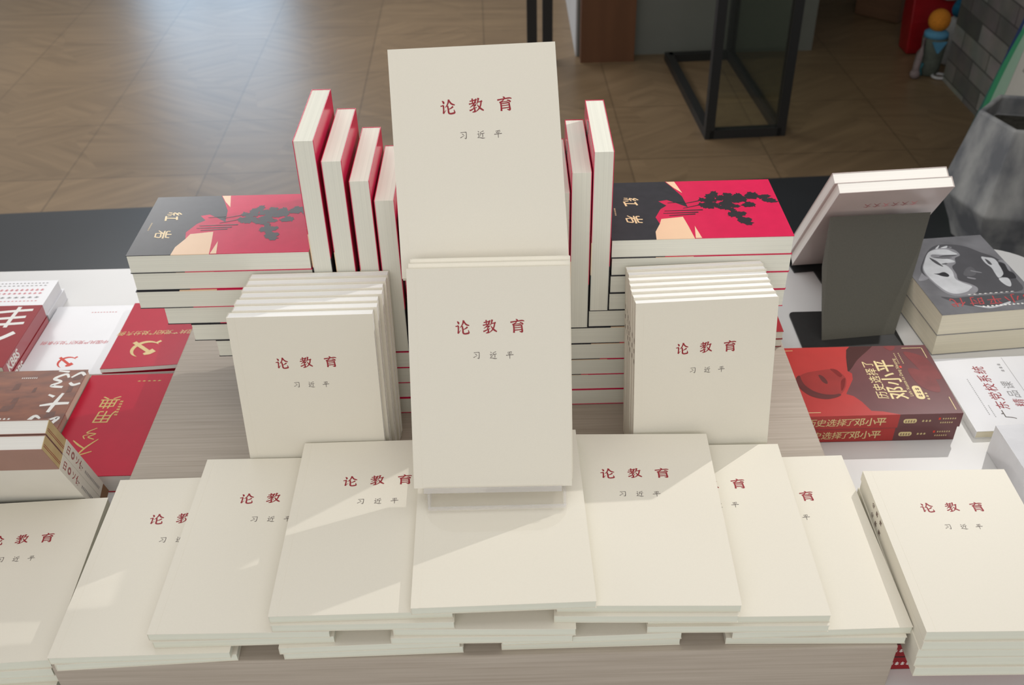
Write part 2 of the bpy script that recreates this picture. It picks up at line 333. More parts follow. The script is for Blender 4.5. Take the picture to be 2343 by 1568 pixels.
G = {
 'lun': [[(13, 9, 4), (22, 18, 11), (24, 30, 7)], [(1, 45, 7), (11, 43, 6), (23, 40, 9)], [(21, 41, 9), (21, 70, 8), (19, 96, 10)], [(18, 97, 7), (28, 85, 4), (38, 72, 2)],
   [(60, 1, 11), (54, 24, 8), (44, 42, 6), (31, 56, 2)], [(59, 5, 8), (72, 26, 9), (84, 35, 9), (100, 40, 6)], [(87, 50, 10), (73, 61, 7), (57, 68, 4)],
   [(49, 43, 9), (53, 68, 9), (55, 92, 10), (66, 99, 9), (84, 97, 10), (96, 92, 9), (92, 72, 3)]],
 'jiao': [[(6, 21, 7), (25, 17, 6), (48, 13, 9)], [(24, 2, 9), (25, 20, 7), (25, 36, 7)], [(0, 40, 8), (24, 36, 6), (50, 32, 8)], [(52, 5, 9), (40, 30, 8), (26, 48, 6), (6, 64, 3)],
   [(16, 54, 6), (30, 51, 5), (46, 46, 8), (38, 56, 6), (30, 62, 5)], [(32, 60, 7), (38, 76, 8), (37, 92, 10), (20, 97, 3)], [(2, 84, 9), (12, 82, 8), (32, 72, 6), (53, 64, 4)],
   [(67, 0, 12), (63, 20, 8), (54, 42, 4)], [(60, 29, 6), (76, 26, 6), (93, 22, 10)], [(85, 26, 8), (79, 54, 8), (64, 78, 7), (40, 97, 3)], [(57, 46, 4), (68, 62, 8), (82, 76, 10), (100, 88, 7)]],
 'yu': [[(40, 0, 4), (48, 6, 9), (54, 15, 8)], [(0, 22, 9), (40, 16, 7), (82, 11, 8), (100, 15, 5)], [(46, 18, 6), (34, 30, 6), (14, 40, 8)], [(14, 40, 7), (40, 36, 5), (72, 33, 5)], [(68, 24, 5), (82, 30, 9), (92, 38, 9)],
   [(23, 42, 9), (25, 70, 9), (25, 99, 11)], [(25, 49, 6), (52, 46, 6), (80, 42, 9)], [(80, 42, 9), (83, 68, 9), (83, 92, 11), (64, 88, 3)], [(27, 63, 6), (54, 61, 5), (80, 58, 6)], [(27, 80, 7), (54, 78, 6), (80, 75, 6)]],
 'xi': [[(10, 10, 8), (44, 6, 6), (82, 5, 9)], [(82, 5, 8), (83, 40, 8), (76, 88, 10), (54, 80, 3)], [(26, 26, 4), (38, 33, 8), (48, 42, 8)], [(4, 76, 10), (28, 64, 6), (60, 46, 3)]],
 'jin': [[(12, 3, 4), (20, 9, 9), (26, 16, 7)], [(2, 40, 6), (14, 37, 6), (28, 34, 8)], [(28, 34, 7), (18, 52, 6), (24, 68, 7), (4, 88, 4)], [(4, 86, 5), (36, 86, 7), (70, 95, 10), (100, 93, 4)],
   [(86, 1, 10), (66, 9, 6), (48, 15, 4)], [(47, 14, 8), (46, 42, 7), (32, 72, 3)], [(49, 37, 6), (70, 34, 6), (94, 31, 9)], [(71, 35, 8), (72, 56, 8), (71, 80, 9)]],
 'ping': [[(22, 13, 7), (50, 9, 6), (78, 6, 9)], [(26, 23, 4), (32, 31, 9), (37, 41, 8)], [(76, 18, 9), (69, 29, 6), (61, 40, 3)], [(0, 54, 9), (48, 50, 7), (92, 46, 9), (100, 49, 5)], [(50, 9, 9), (51, 50, 8), (51, 100, 7)]],
}
_TC = {}
def glyphs(text, bold=0.0):
    k = (text, bold)
    if k not in _TC:
        c = bpy.data.curves.new('lettering', 'FONT'); c.body = text; c.align_x = 'CENTER'; c.align_y = 'CENTER'; c.size = 1.0
        c.offset = bold; c.resolution_u = 3
        o = bpy.data.objects.new('lettering', c); COL.objects.link(o); bpy.context.view_layer.update()
        me = bpy.data.meshes.new_from_object(o.evaluated_get(bpy.context.evaluated_depsgraph_get()))
        vs = [tuple(v.co) for v in me.vertices]; fs = [tuple(p.vertices) for p in me.polygons]
        bpy.data.objects.remove(o); bpy.data.meshes.remove(me); bpy.data.curves.remove(c)
        if vs:
            mx = (min(v[0] for v in vs) + max(v[0] for v in vs)) / 2; my = (min(v[1] for v in vs) + max(v[1] for v in vs)) / 2
            vs = [(x - mx, y - my, 0) for x, y, z in vs]
        _TC[k] = (vs, fs)
    return _TC[k]
def text(mb, s, x, y, size, m, z=0.0, rot=0.0, bold=0.0, sx=1.0, shear=0.0, base=None):
    vs, fs = glyphs(s, bold)
    c, sn = cos(radians(rot)), sin(radians(rot))
    out = []
    for a, b, _ in vs:
        a, b = (a + b * shear) * size * sx, b * size
        p = (x + a * c - b * sn, y + a * sn + b * c, z)
        out.append(p)
    mb.add(out, fs, m, base)
def rows(mb, x0, x1, y, h, m, z, n, base=None):
    # a row of n small unreadable character marks
    w = (x1 - x0) / n
    for i in range(n):
        cx = x0 + (i + 0.5) * w
        mb.flat([(cx - w * .32, y), (cx + w * .32, y), (cx + w * .32, y + h * .28), (cx - w * .32, y + h * .28)], z, m, base)
        mb.flat([(cx - w * .28, y + h * .5), (cx + w * .34, y + h * .5), (cx + w * .34, y + h * .72), (cx - w * .28, y + h * .72)], z, m, base)
        mb.flat([(cx - w * .08, y - h * .15), (cx + w * .08, y - h * .15), (cx + w * .08, y + h), (cx - w * .08, y + h)], z + 2e-6, m, base)

# ---------------------------------------------------------------- frames
def pose(loc, X, Y, Z):
    m = Matrix.Identity(4)
    for i in range(3): m[i][0] = X[i]; m[i][1] = Y[i]; m[i][2] = Z[i]; m[i][3] = loc[i]
    return m
def flatpose(x, y, z, deg=0.0):
    return Matrix.Translation((x, y, z)) @ Matrix.Rotation(radians(deg), 4, 'Z')

LIFT = 1.2e-4
# ---------------------------------------------------------------- generic book : local x width (spine at -x), y height (top +y), z thickness (front cover up)
def book_shell(root, w, h, t, cover, page, spine_mat=None, back_mat=None, ct=0.00045, inset=0.0006, names=('cover', 'page_block'), groove=True, round_spine=0.0):
    mb = MB(); x0, x1, y0, y1 = -w / 2, w / 2, -h / 2, h / 2
    sm = spine_mat or cover; bk = back_mat or cover
    g = 0.0085
    if groove:
        mb.box(x0, x0 + g, y0, y1, t - ct, t, cover); mb.box(x0 + g + 0.00035, x1, y0, y1, t - ct, t, cover)
        mb.box(x0 + g - 0.0002, x0 + g + 0.0006, y0, y1, t - ct, t - ct * 0.2, cover)
    else:
        mb.box(x0, x1, y0, y1, t - ct, t, cover)
    mb.box(x0, x1, y0, y1, 0, ct, bk)
    mb.box(x0, x0 + ct, y0, y1, ct, t - ct, sm)
    c = obj(names[0], mb, root)
    pb = MB(); pb.box(x0 + ct, x1 - inset, y0 + inset, y1 - inset, ct, t - ct, page)
    p = obj(names[1], pb, root)
    return c, p

# cream paperbacks: title and author in brush lettering, red spine title
_cream = {}
def cream_meshes(w, h, t):
    k = (round(w, 4), round(h, 4), round(t, 4))
    if k in _cream: return _cream[k]
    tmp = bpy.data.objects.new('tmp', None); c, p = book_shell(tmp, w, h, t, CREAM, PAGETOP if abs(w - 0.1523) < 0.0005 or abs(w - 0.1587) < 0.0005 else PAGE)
    cm, pm = c.data, p.data; bpy.data.objects.remove(c); bpy.data.objects.remove(p); bpy.data.objects.remove(tmp)
    tl = MB(); cs = 0.086 * w
    for ch, fx in (('lun', 0.335), ('jiao', 0.505), ('yu', 0.675)):
        brush(tl, G[ch], -w / 2 + fx * w - cs / 2, h / 2 - 0.262 * h - cs / 2, cs, REDINK, t + LIFT, wk=1.22)
    au = MB(); cs = 0.046 * w
    for ch, fx in (('xi', 0.42), ('jin', 0.522), ('ping', 0.624)):
        brush(au, G[ch], -w / 2 + fx * w - cs / 2, h / 2 - 0.392 * h - cs / 2, cs, BLACKINK, t + LIFT, wk=1.0)
    sp = MB(); cs = min(t * 0.5, 0.006)
    B = pose((-w / 2 - LIFT, 0, t / 2), (0, 0, 1), (0, 1, 0), (-1, 0, 0))
    for ch, fy in (('lun', 0.215), ('jiao', 0.275), ('yu', 0.335)):
        brush(sp, G[ch], -cs / 2, h / 2 - fy * h - cs / 2, cs, BROWNINK, 0, B, wk=1.2)
    _cream[k] = (cm, pm, tl.mesh('title_lettering'), au.mesh('author_lettering'), sp.mesh('spine_lettering'))
    return _cream[k]
def cream(mtx, w, h, t, label, group, face=True, spine=False):
    cm, pm, tl, au, sp = cream_meshes(w, h, t)
    r = empty('cream_paperback', label, 'book', group, mtx)
    cv = obj('cover', cm, r); obj('page_block', pm, r)
    if face: obj('title_lettering', tl, cv); obj('author_lettering', au, cv)
    if spine: obj('spine_lettering', sp, cv)
    return r

# ---------------------------------------------------------------- setting
mb = MB(); mb.box(-4.2, 4.2, -2.2, 8.0, FL - 0.04, FL, floor_mat()); struct('floor', mb)
mb = MB(); mb.box(-4.15, 4.15, 0.9, 2.243, FL, FL + 0.004, BANDDARK)
o = struct('trim_1', mb); o.rotation_euler = (0, 0, radians(2.6)); o.location = (0, 0.022, 0.0)
mb = MB(); mb.box(0.305, 1.33, 3.50, 4.6, FL, 1.7, WALLGREY); mb.box(0.298, 0.305, 3.498, 4.6, FL, 1.7, WALLPALE); mb.box(1.33, 4.2, 4.5, 4.6, FL, 1.7, WALLGREY); struct('wall_back', mb)  # last box is an unseen wall added to shut out ambient light
mb = MB(); mb.box(0.315, 0.545, 3.42, 3.4995, FL, 1.7, PANELBROWN); struct('trim_2', mb)
mb = MB(); mb.box(1.77, 4.2, 1.0, 3.13, FL, 1.7, brick_mat()); struct('wall_right', mb)  # brick body carried right, out of view, to block ambient light
mb = MB(); mb.box(0.75, 4.2, 1.75, 5.2, 1.72, 1.80, WALLPALE); struct('light_block_slab', mb)  # unseen slab added overhead to darken the back right floor
mb = MB(); mb.box(-4.2, -3.05, 7.6, 7.7, FL, 2.0, WALLPALE); mb.box(-1.75, 4.2, 7.6, 7.7, FL, 2.0, WALLPALE); mb.box(-3.05, -1.75, 7.6, 7.7, FL, -0.35, WALLPALE); mb.box(-3.05, -1.75, 7.6, 7.7, 1.75, 2.0, WALLPALE); struct('wall_far', mb)
wm = bpy.data.materials.new('daylight_glazing'); wm.use_nodes = True
_b = wm.node_tree.nodes['Principled BSDF']; _b.inputs['Emission Color'].default_value = (0.50, 0.74, 1.0, 1); _b.inputs['Emission Strength'].default_value = 4.6
mb = MB(); mb.box(-3.05, -1.75, 7.64, 7.66, -0.35, 1.75, wm); win = struct('window_1', mb)
mb = MB()
for a in ((-3.05, -3.0), (-2.42, -2.38), (-1.8, -1.75)): mb.box(a[0], a[1], 7.58, 7.64, -0.35, 1.75, BLACKMETAL)
mb.box(-3.05, -1.75, 7.58, 7.64, -0.35, -0.30, BLACKMETAL); mb.box(-3.05, -1.75, 7.58, 7.64, 1.70, 1.75, BLACKMETAL)
obj('window_frame', mb, win)

# ---------------------------------------------------------------- table and plinth
def rrect(x0, x1, y0, y1, r, n=10):
    out = []
    for cx, cy, a0 in ((x1 - r, y1 - r, 0), (x0 + r, y1 - r, 90), (x0 + r, y0 + r, 180), (x1 - r, y0 + r, 270)):
        for k in range(n + 1):
            a = radians(a0 + 90 * k / n); out.append((cx + r * cos(a), cy + r * sin(a)))
    return out
tb = empty('display_table', 'large white display table with rounded corners carrying all the books', 'table', None, Matrix.Translation((0, 0, FL)))
mb = MB(); R_ = rrect(-1.05, 0.845, -0.62, 0.622, 0.09)
mb.prism(R_, T - 0.028, T, TABLEWHITE); o = obj('table_top', mb, tb, 0.002); o.location = (0, 0, -FL)
for x in (-0.95, 0.74):
    for y in (-0.52, 0.52):
        mb = MB(); mb.box(x - 0.03, x + 0.03, y - 0.03, y + 0.03, FL, T - 0.028, TABLEWHITE); o = obj('leg', mb, tb, 0.003); o.location = (0, 0, -FL)
pl = MB(); pl.box(-0.445, 0.359, -0.192, 0.455, T + 0.0003, -0.0002, WOOD)
tag(obj('wooden_riser', pl, None, 0.0015), 'low grey oak riser in the middle of the white table under the cream books', 'riser')

# ---------------------------------------------------------------- cream pyramid in front
W0, H0, T0 = 0.17, 0.2363, 0.0096
PG = 'cream paperbacks laid in a stepped pyramid'
def lvl(k): return k * T0 + 0.0002
def pyr(x, y, deg, k, label, face=True):
    cream(flatpose(x, y, lvl(k), deg), W0, H0, T0 - 0.0002, label, PG, face)
# bottom row (k=0,1)
pyr(-0.3567, -0.0762, 2.4, 0, 'lowest cream paperback at the far left end of the pyramid, under another', False)
pyr(-0.3572, -0.0782, 0.62, 1, 'cream paperback at the left end of the pyramid, overlapped by its neighbour')
pyr(-0.1400, -0.0712, 1.0, 0, 'lowest cream paperback of the bottom row, left of the middle gap', False)
pyr(-0.1432, -0.0722, 1.2, 1, 'second cream paperback of the bottom row left of the middle gap', False)
pyr(0.0672, -0.0672, 0.4, 0, 'lowest cream paperback of the bottom row, right of the middle gap', False)
pyr(0.0665, -0.0685, 1.1, 1, 'second cream paperback of the bottom row right of the middle gap', False)
pyr(0.2838, -0.0690, -1.4, 0, 'lowest cream paperback at the right end of the pyramid', False)
pyr(0.2848, -0.0678, 0.585, 1, 'cream paperback at the right end of the pyramid showing only its last title character')
# second row (k=2,3)
pyr(-0.2592, -0.0702, 0.57, 2, 'cream paperback directly beneath the one with the thin streak of light', False)
pyr(-0.2600, -0.0703, -0.49, 3, 'cream paperback with a thin streak of light across its lower left')
pyr(-0.0335, -0.0738, -0.6, 2, 'lower cream paperback of the middle pair in the pyramid, beside the gap', False)
pyr(-0.0290, -0.0726, -1.47, 3, 'upper cream paperback of the middle pair in the pyramid under the centre book', False)
pyr(0.2076, -0.0685, -1.14, 2, 'cream paperback hidden beneath second book from the right in the pyramid', False)
pyr(0.2075, -0.0653, -0.73, 3, 'cream paperback second from right in the pyramid, part of its top shaded')
# third row (k=4,5)
pyr(-0.1437, -0.0707, -0.3, 4, 'cream paperback directly beneath the one left of the centre book', False)
pyr(-0.1465, -0.0670, 0.52, 5, 'cream paperback left of the centre book, its title crossed by a band of light')
pyr(0.1212, -0.0697, -1.66, 4, 'cream paperback directly beneath the one right of the centre book', False)
pyr(0.1238, -0.0655, -1.61, 5, 'cream paperback right of the centre book with its title in shade')
pyr(-0.0155, -0.0683, 1.1, 6, 'topmost cream paperback at the centre front, under the clear acrylic stand', False)

# side piles
SG = 'cream paperbacks piled at the right table edge'
names5 = ['lowest', 'second from bottom', 'middle', 'second from top', 'top']
for k in range(5):
    jx, jy = (0.0, 0.0) if k == 4 else (rnd.uniform(-.001, .002), rnd.uniform(-.002, .002))
    cream(flatpose(0.449 + jx, -0.1024 + jy, -0.0240 + k * 0.0128, -0.88 + (0 if k == 4 else rnd.uniform(-.4, .4))), 0.1515, 0.2105, 0.0126,
          '%s cream paperback in the pile of five at the right edge' % names5[k], SG, k == 4, k >= 2)
LGp = 'cream paperbacks piled at the left table edge'
names6 = names5
_y = Vector((-0.0467, 0.9989, 0)); _x = Vector((0.9989, 0.0467, 0))
for k in range(5):
    w_, h_ = 0.156, 0.217
    c_ = Vector((-0.4608, 0.0335, 0)) - _x * w_ / 2 - _y * h_ / 2
    jx, jy = (0.0, 0.0) if k == 4 else (rnd.uniform(-.003, .001), rnd.uniform(-.003, .002))
    cream(flatpose(c_.x + jx, c_.y + jy, T + 0.0003 + k * 0.01215, 2.68), w_, h_, 0.0120, '%s cream paperback in the pile at the left front corner' % names6[k], LGp, k == 4)

# ---------------------------------------------------------------- standing cream rows
def lean_pose(x, y, z, lean, rot, h):
    """front-bottom-centre at (x,y,z); returns (matrix of a book whose FRONT plane passes there, X, Y, Z)"""
    l, a = radians(lean), radians(rot)
    X = Vector((cos(a), sin(a), 0)); bk = Vector((-sin(a), cos(a), 0))
    Y = bk * sin(l) + Vector((0, 0, 1)) * cos(l); Z = X.cross(Y)
    return X, Y, Z
def stand_row(x, y, lean, rot, w, h, t, n, jit, labels, group, spine, z0=0.0):
    X, Y, Z = lean_pose(x, y, 0, lean, rot, h)
    P = Vector((x, y, 0))
    l = radians(lean)
    for i in range(n):
        s = (t + 0.0) * (i + 1) * sin(l) / cos(l) + z0 + 0.0004
        o = P - Z * (i + 1) * (t + 0.0002) + Y * (s + h / 2) + X * jit[i]
        cream(pose(o, X, Y, Z), w, h, t, labels[i], group, i == 0, spine)
ords = ['front', 'second', 'third', 'fourth', 'fifth', 'sixth', 'rearmost']
stand_row(-0.2206, 0.0454, 8.7, 0.19, 0.1523, 0.2105, 0.0121, 7, [0, 0.0035, 0.003, 0.0065, 0.006, 0.0085, 0.0095],
          ['%s cream paperback of the upright row at left of the tall centre display' % s for s in ords], 'cream paperbacks standing upright on the left', False)
stand_row(0.2090, 0.0495, 12.2, 2.57, 0.1523, 0.2085, 0.0106, 7, [0, -0.0005, -0.001, -0.0005, 0.000, 0.001, 0.0005],
          ['%s cream paperback of the upright row at right, spines facing left' % s for s in ords], 'cream paperbacks standing upright on the right', True)

# centre: lower three on the clear stand, upper two behind and above
def lean_stack(x, y, z, lean, rot, w, h, t, n, labels, group, offs):
    X, Y, Z = lean_pose(x, y, z, lean, rot, h); P = Vector((x, y, z))
    for i in range(n):
        o = P - Z * (i + 1) * (t + 0.0002) + Y * (h / 2 + offs[i][1]) + X * offs[i][0]
        cream(pose(o, X, Y, Z), w, h, t, labels[i], group, i == 0)
    return X, Y, Z
LOW = (-0.0227, -0.0559, 0.0880)
Xl, Yl, Zl = lean_stack(*LOW, 28.0, -0.42, 0.1587, 0.2206, 0.0092, 3,
    ['front cream paperback leaning on the clear stand at the very centre', 'middle cream paperback of three leaning on the clear centre stand', 'rear cream paperback of three leaning on the clear centre stand'],
    'cream paperbacks leaning on the clear stand', [(0, 0), (0.0012, 0.0045), (0.0020, 0.0085)])
UP = (-0.0246, 0.0829, 0.2535)
Xu, Yu, Zu = lean_stack(*UP, 36.43, 3.87, 0.1708, 0.2325, 0.0085, 2,
    ['tallest cream paperback of the display, leaning high above the centre front book', 'cream paperback directly behind the tallest one at the centre'],
    'cream paperbacks on the tall rear stand', [(0, 0), (0.0004, -0.001)])

def acrylic_easel(name, label, base, X, Y, Z, w, depth, back_h, foot):
    """base: front-bottom-centre of the books; ledge under them, back plate behind them, foot sheet below"""
    r = empty(name, label, 'book stand', None, Matrix.Translation(base))
    inv = Matrix.Translation(-Vector(base))
    P = Vector(base); th = 0.003
    F_ = pose(P, X, Y, Z)
    m1 = MB(); m1.box(-w / 2, w / 2, -th - 0.0004, -0.0004, -depth, 0.004, ACRYLIC, inv @ F_); o = obj('ledge', m1, r)
    m3 = MB(); m3.box(-w / 2, w / 2, -th - 0.0004, back_h, -depth - th, -depth, ACRYLIC, inv @ F_); obj('back_plate', m3, r)
    m4 = MB()
    m4.box(-w / 2, w / 2, -th - 0.0006, 0.0012, 0.004, 0.0062, ACRYLICEDGE, inv @ F_); obj('lip', m4, r)
    return r, inv
r, inv = acrylic_easel('acrylic_book_stand', 'clear acrylic book stand with a rounded foot on the centre front book', LOW, Xl, Yl, Zl, 0.138, 0.0300, 0.12, None)
zt = 7 * T0 + 0.0004
foot = [(-0.0905, 0.05), (0.0515, 0.05), (0.0515, -0.0640)] + [(0.0515 - 0.033 * (1 - cos(radians(a))), -0.0640 - 0.0325 * sin(radians(a))) for a in range(10, 91, 10)] + \
       [(-0.0905 + 0.033 * (1 - sin(radians(a))), -0.0640 - 0.0325 * cos(radians(a))) for a in range(0, 91, 10)]
mb = MB(); mb.prism(foot, zt, zt + 0.0022, ACRYLIC, inv); obj('foot_sheet', mb, r)
mb = MB(); mb.box(-0.0885, 0.0505, -0.0688, -0.0664, zt + 0.0022, zt + 0.0052, ACRYLICEDGE, inv)
mb.add([(-0.0885, -0.0680, zt + .0022), (0.0505, -0.0680, zt + .0022), (0.0505, -0.0655, zt + .0022), (-0.0885, -0.0655, zt + .0022), (-0.0885, -0.0630, 0.0852), (0.0505, -0.0630, 0.0852), (0.0505, -0.0606, 0.0852), (-0.0885, -0.0606, 0.0852)],
       [(3, 2, 1, 0), (4, 5, 6, 7), (0, 1, 5, 4), (1, 2, 6, 5), (2, 3, 7, 6), (3, 0, 4, 7)], ACRYLIC, inv)
obj('front_riser', mb, r)
mb = MB()
for x in (-0.0885, 0.0481): mb.add([(x, -0.0665, zt + .0022), (x + .0024, -0.0665, zt + .0022), (x + .0024, 0.0, zt + .0022), (x, 0.0, zt + .0022), (x, -0.0615, 0.085), (x + .0024, -0.0615, 0.085), (x + .0024, -0.035, 0.074), (x, -0.035, 0.074)],
       [(3, 2, 1, 0), (4, 5, 6, 7), (0, 1, 5, 4), (1, 2, 6, 5), (2, 3, 7, 6), (3, 0, 4, 7)], ACRYLICEDGE, inv)
obj('side_cheek', mb, r)
# tall rear stand: ledge on two posts standing on the riser, hidden behind the lower books
r, inv = acrylic_easel('acrylic_book_riser', 'tall clear acrylic stand behind the centre books holding the highest paperback', UP, Xu, Yu, Zu, 0.10, 0.019, 0.10, None)
mb = MB(); mb.box(-0.075, 0.03, 0.095, 0.158, 0.0004, 0.0034, ACRYLIC, inv); obj('foot_sheet', mb, r)
mb = MB(); mb.box(-0.07, 0.025, 0.118, 0.121, 0.0034, 0.250, ACRYLIC, inv); obj('upright', mb, r)

# ---------------------------------------------------------------- red and black novels
NL, ND, NT = 0.2010, 0.1340, 0.0232
def uv(poly, L, D): return [(-L / 2 + u * L, -D / 2 + v * D) for u, v in poly]
def novel_meshes(L, D, t):
    ct = 0.0007
    cov = MB()
    black = [(0, 0), (.245, 0), (.25, .12), (.285, .25), (.27, .36), (.31, .50), (.35, .56), (.31, .64), (.36, .66), (.41, .60), (.47, .52), (.455, .72), (.41, .90), (.38, 1), (0, 1)]
    peach1 = [(.245, 0), (.25, .12), (.285, .25), (.30, .33), (.425, .36), (.44, .2), (.455, 0)]
    red = [(.455, 0), (.44, .2), (.425, .36), (.30, .33), (.285, .25), (.27, .36), (.31, .50), (.35, .56), (.31, .64), (.36, .66), (.41, .60), (.47, .52), (.455, .72), (.41, .90), (.38, 1), (1, 1), (1, 0)]
    cov.prism(uv(black, L, D), t - ct, t, FILMBLACK); cov.prism(uv(peach1, L, D), t - ct, t, PEACH); cov.prism(uv(red, L, D), t - ct, t, FILMRED)
    cov.box(-L / 2, -L / 2 + .3 * L, -D / 2, D / 2, 0, ct, FILMBLACK); cov.box(-L / 2 + .3 * L, L / 2, -D / 2, D / 2, 0, ct, FILMRED)
    cov.box(-L / 2, -L / 2 + .35 * L, D / 2 - ct, D / 2, ct, t - ct, FILMBLACK); cov.box(-L / 2 + .35 * L, L / 2, D / 2 - ct, D / 2, ct, t - ct, FILMRED)
    pb = MB(); pb.box(-L / 2 + .0006, L / 2 - .0006, -D / 2 + .0006, D / 2 - ct, ct, t - ct, PAGENOVEL)
    pr = MB(); z = t + LIFT; q = random.Random(3)
    def blob(cu, cv, ru, rv, n=22, z_=0):
        n *= 2
        P = []
        for i in range(n):
            a = 2 * pi * i / n; k = (0.62 if i % 2 else 0.95) + 0.4 * q.random()
            P.append((cu + ru * k * cos(a), cv + rv * k * sin(a)))
        c = (cu, cv); P2 = uv([c] + P, L, D)
        pr.add([(x, y, z + z_) for x, y in P2], [(0, i + 1, (i + 1) % n + 1) for i in range(n)], TREEBLACK)
    kk = 0
    for cu, cv, ru, rv, n_ in ((.60, .60, .05, .09, 14), (.66, .70, .07, .08, 16), (.70, .55, .06, .09, 16), (.75, .66, .06, .08, 14), (.735, .40, .03, .08, 10), (.765, .26, .025, .07, 8), (.83, .70, .06, .05, 10), (.90, .68, .05, .05, 9), (.955, .62, .03, .04, 6), (.83, .54, .04, .035, 6)):
        for j in range(n_):
            a_ = q.uniform(0, 2 * pi); d_ = q.random() ** .6
            blob(cu + ru * d_ * cos(a_), cv + rv * d_ * sin(a_), q.uniform(.015, .028), q.uniform(.022, .042), 6, kk * 2e-7); kk += 1
    for a, b in (((.45, .58), (.60, .66)), ((.44, .50), (.62, .60)), ((.33, .46), (.55, .47)), ((.32, .42), (.52, .43)), ((.35, .38), (.50, .40)), ((.36, .60), (.46, .62))):
        (x0, y0), (x1, y1) = uv([a, b], L, D); w = 0.0011
        pr.flat([(x0, y0), (x1, y1 - w), (x1, y1 + w), (x0, y0 + w)], z + 5e-5, TREEBLACK)
    pr.flat(uv([(.46, 0), (.475, .2), (.495, 0)], L, D), z + 5e-5, PEACH)
    pr.flat(uv([(.385, .995), (.435, .995), (.462, .78), (.42, .88)], L, D), z + 5e-5, PEACH)
    tl = MB()
    for s, v in (('紅', .64), ('岩', .33)):
        x, y = uv([(.145, v)], L, D)[0]
        S = {'紅': [[(30, 0, 9), (8, 22, 8), (34, 26, 8)], [(38, 14, 9), (6, 48, 9), (40, 42, 7)], [(22, 48, 9), (22, 68, 8)], [(6, 60, 8), (2, 82, 7)], [(22, 66, 8), (24, 86, 7)], [(38, 58, 8), (44, 78, 7)], [(52, 22, 10), (92, 12, 12)], [(74, 18, 11), (68, 78, 10)], [(44, 86, 11), (100, 76, 12)]],
             '岩': [[(50, 0, 11), (48, 30, 10)], [(16, 14, 9), (20, 34, 10), (84, 26, 9)], [(86, 4, 10), (82, 28, 9)], [(8, 48, 9), (94, 40, 11)], [(44, 46, 10), (4, 84, 7)], [(34, 64, 9), (36, 96, 9)], [(34, 64, 8), (80, 58, 10), (72, 92, 9)], [(38, 92, 9), (74, 88, 8)]]}[s]
        brush(tl, S, -.010, -.010, 0.020, CREAMINK, z, Matrix.Translation((x, y, 0)) @ Matrix.Rotation(radians(-90), 4, 'Z'))
    (x0, y0) = uv([(.045, .47)], L, D)[0]
    B = Matrix.Translation((x0, y0, 0)) @ Matrix.Rotation(radians(-90), 4, 'Z')
    rows(tl, -0.009, 0.009, 0, 0.0016, CREAMINK, z, 7, B)
    return cov.mesh('cover'), pb.mesh('page_block'), pr.mesh('cover_print'), tl.mesh('title_lettering')
_nov = {}
def novel(mtx, L, D, t, label, group, face):
    k = (L, D, t)
    if k not in _nov: _nov[k] = novel_meshes(L, D, t)
    c, p, pr, tl = _nov[k]
    r = empty('novel_paperback', label, 'book', group, mtx)
    cv = obj('cover', c, r); obj('page_block', p, r)
    if face: obj('cover_print', pr, cv); obj('title_lettering', tl, cv)
    return r
def place(k):
    return {10: 'topmost', 9: 'second from top', 8: 'third from top', 7: 'fourth from top', 6: 'fifth from top', 5: 'fifth from bottom', 4: 'fourth from bottom', 3: 'third from bottom', 2: 'second from bottom', 1: 'lowest'}[k]
PIT = 0.0235
leftR = {10: -.2205, 9: -.2200, 8: -.2208, 7: -.1950, 6: -.1685, 5: -.1445, 4: -.1195, 3: -.0950, 2: -.0710, 1: -.0480}
for k, xr in leftR.items():
    novel(flatpose(xr - NL / 2, 0.166 + ND / 2 + (0.0 if k == 10 else rnd.uniform(-.0005, .0012)), (k - 1) * PIT + 0.0002, 0), NL, ND, NT,
          '%s red and black novel lying in the left stepped pile%s' % (place(k), ', its cover partly in shade' if k == 10 else ''), 'red and black novels lying in the left pile', k == 10)
rightL = {10: .1122, 9: .1130, 8: .1124, 7: .1118, 6: .0890, 5: .0662, 4: .0437, 3: .0214, 2: -.0010, 1: -.0235}
for k, xl in rightL.items():
    novel(flatpose(xl + NL / 2, 0.1738 + ND / 2 + (0.0 if k == 10 else rnd.uniform(-.0005, .001)), (k - 1) * PIT + 0.0002, 0), NL, ND, NT,
          '%s red and black novel lying in the right stepped pile%s' % (place(k), ', cover brightly lit' if k == 10 else ''), 'red and black novels lying in the right pile', k == 10)
def novel_up(x0, y0, z0, label, group, tw=0.0215, lean=0.0, face=True):
    # local x up, local y away (spine), front cover to the left
    m = pose((x0 + tw, y0 + ND / 2, z0 + NL / 2 + 0.0003), (0, 0, 1), (0, 1, 0), (-1, 0, 0))
    if lean:
        m = Matrix.Translation((x0, y0, z0)) @ Matrix.Rotation(radians(lean), 4, 'Y') @ Matrix.Translation((-x0, -y0, -z0)) @ m
    return novel(m, NL, ND, tw, label, group, face)
gl = 'red and black novels standing upright on the left steps'
for x, k, s in ((-.2188, 7, 'outermost and highest upright novel left of the centre, in front of the floor highlight'), (-.1932, 6, 'second upright novel from the left on the left steps'), (-.1670, 5, 'third upright novel from the left on the left steps'),
             (-.1430, 4, 'fourth upright novel from the left, touching the tall cream book'), (-.1182, 3, 'innermost upright novel on the left steps, hidden behind the cream books')):
    novel_up(x, 0.166, k * PIT, s, gl)
gr = 'red and black novels standing upright on the right steps'
for x, k, s in ((.0896, 6, 'outermost and highest upright novel right of the centre, beside the lying pile'), (.0668, 5, 'second upright novel from the right on the right steps'), (.0441, 4, 'third upright novel from the right, mostly behind the tall cream book'), (.0218, 3, 'innermost upright novel on the right steps, hidden behind the cream books')):
    novel_up(x, 0.1725, k * PIT, s, gr)

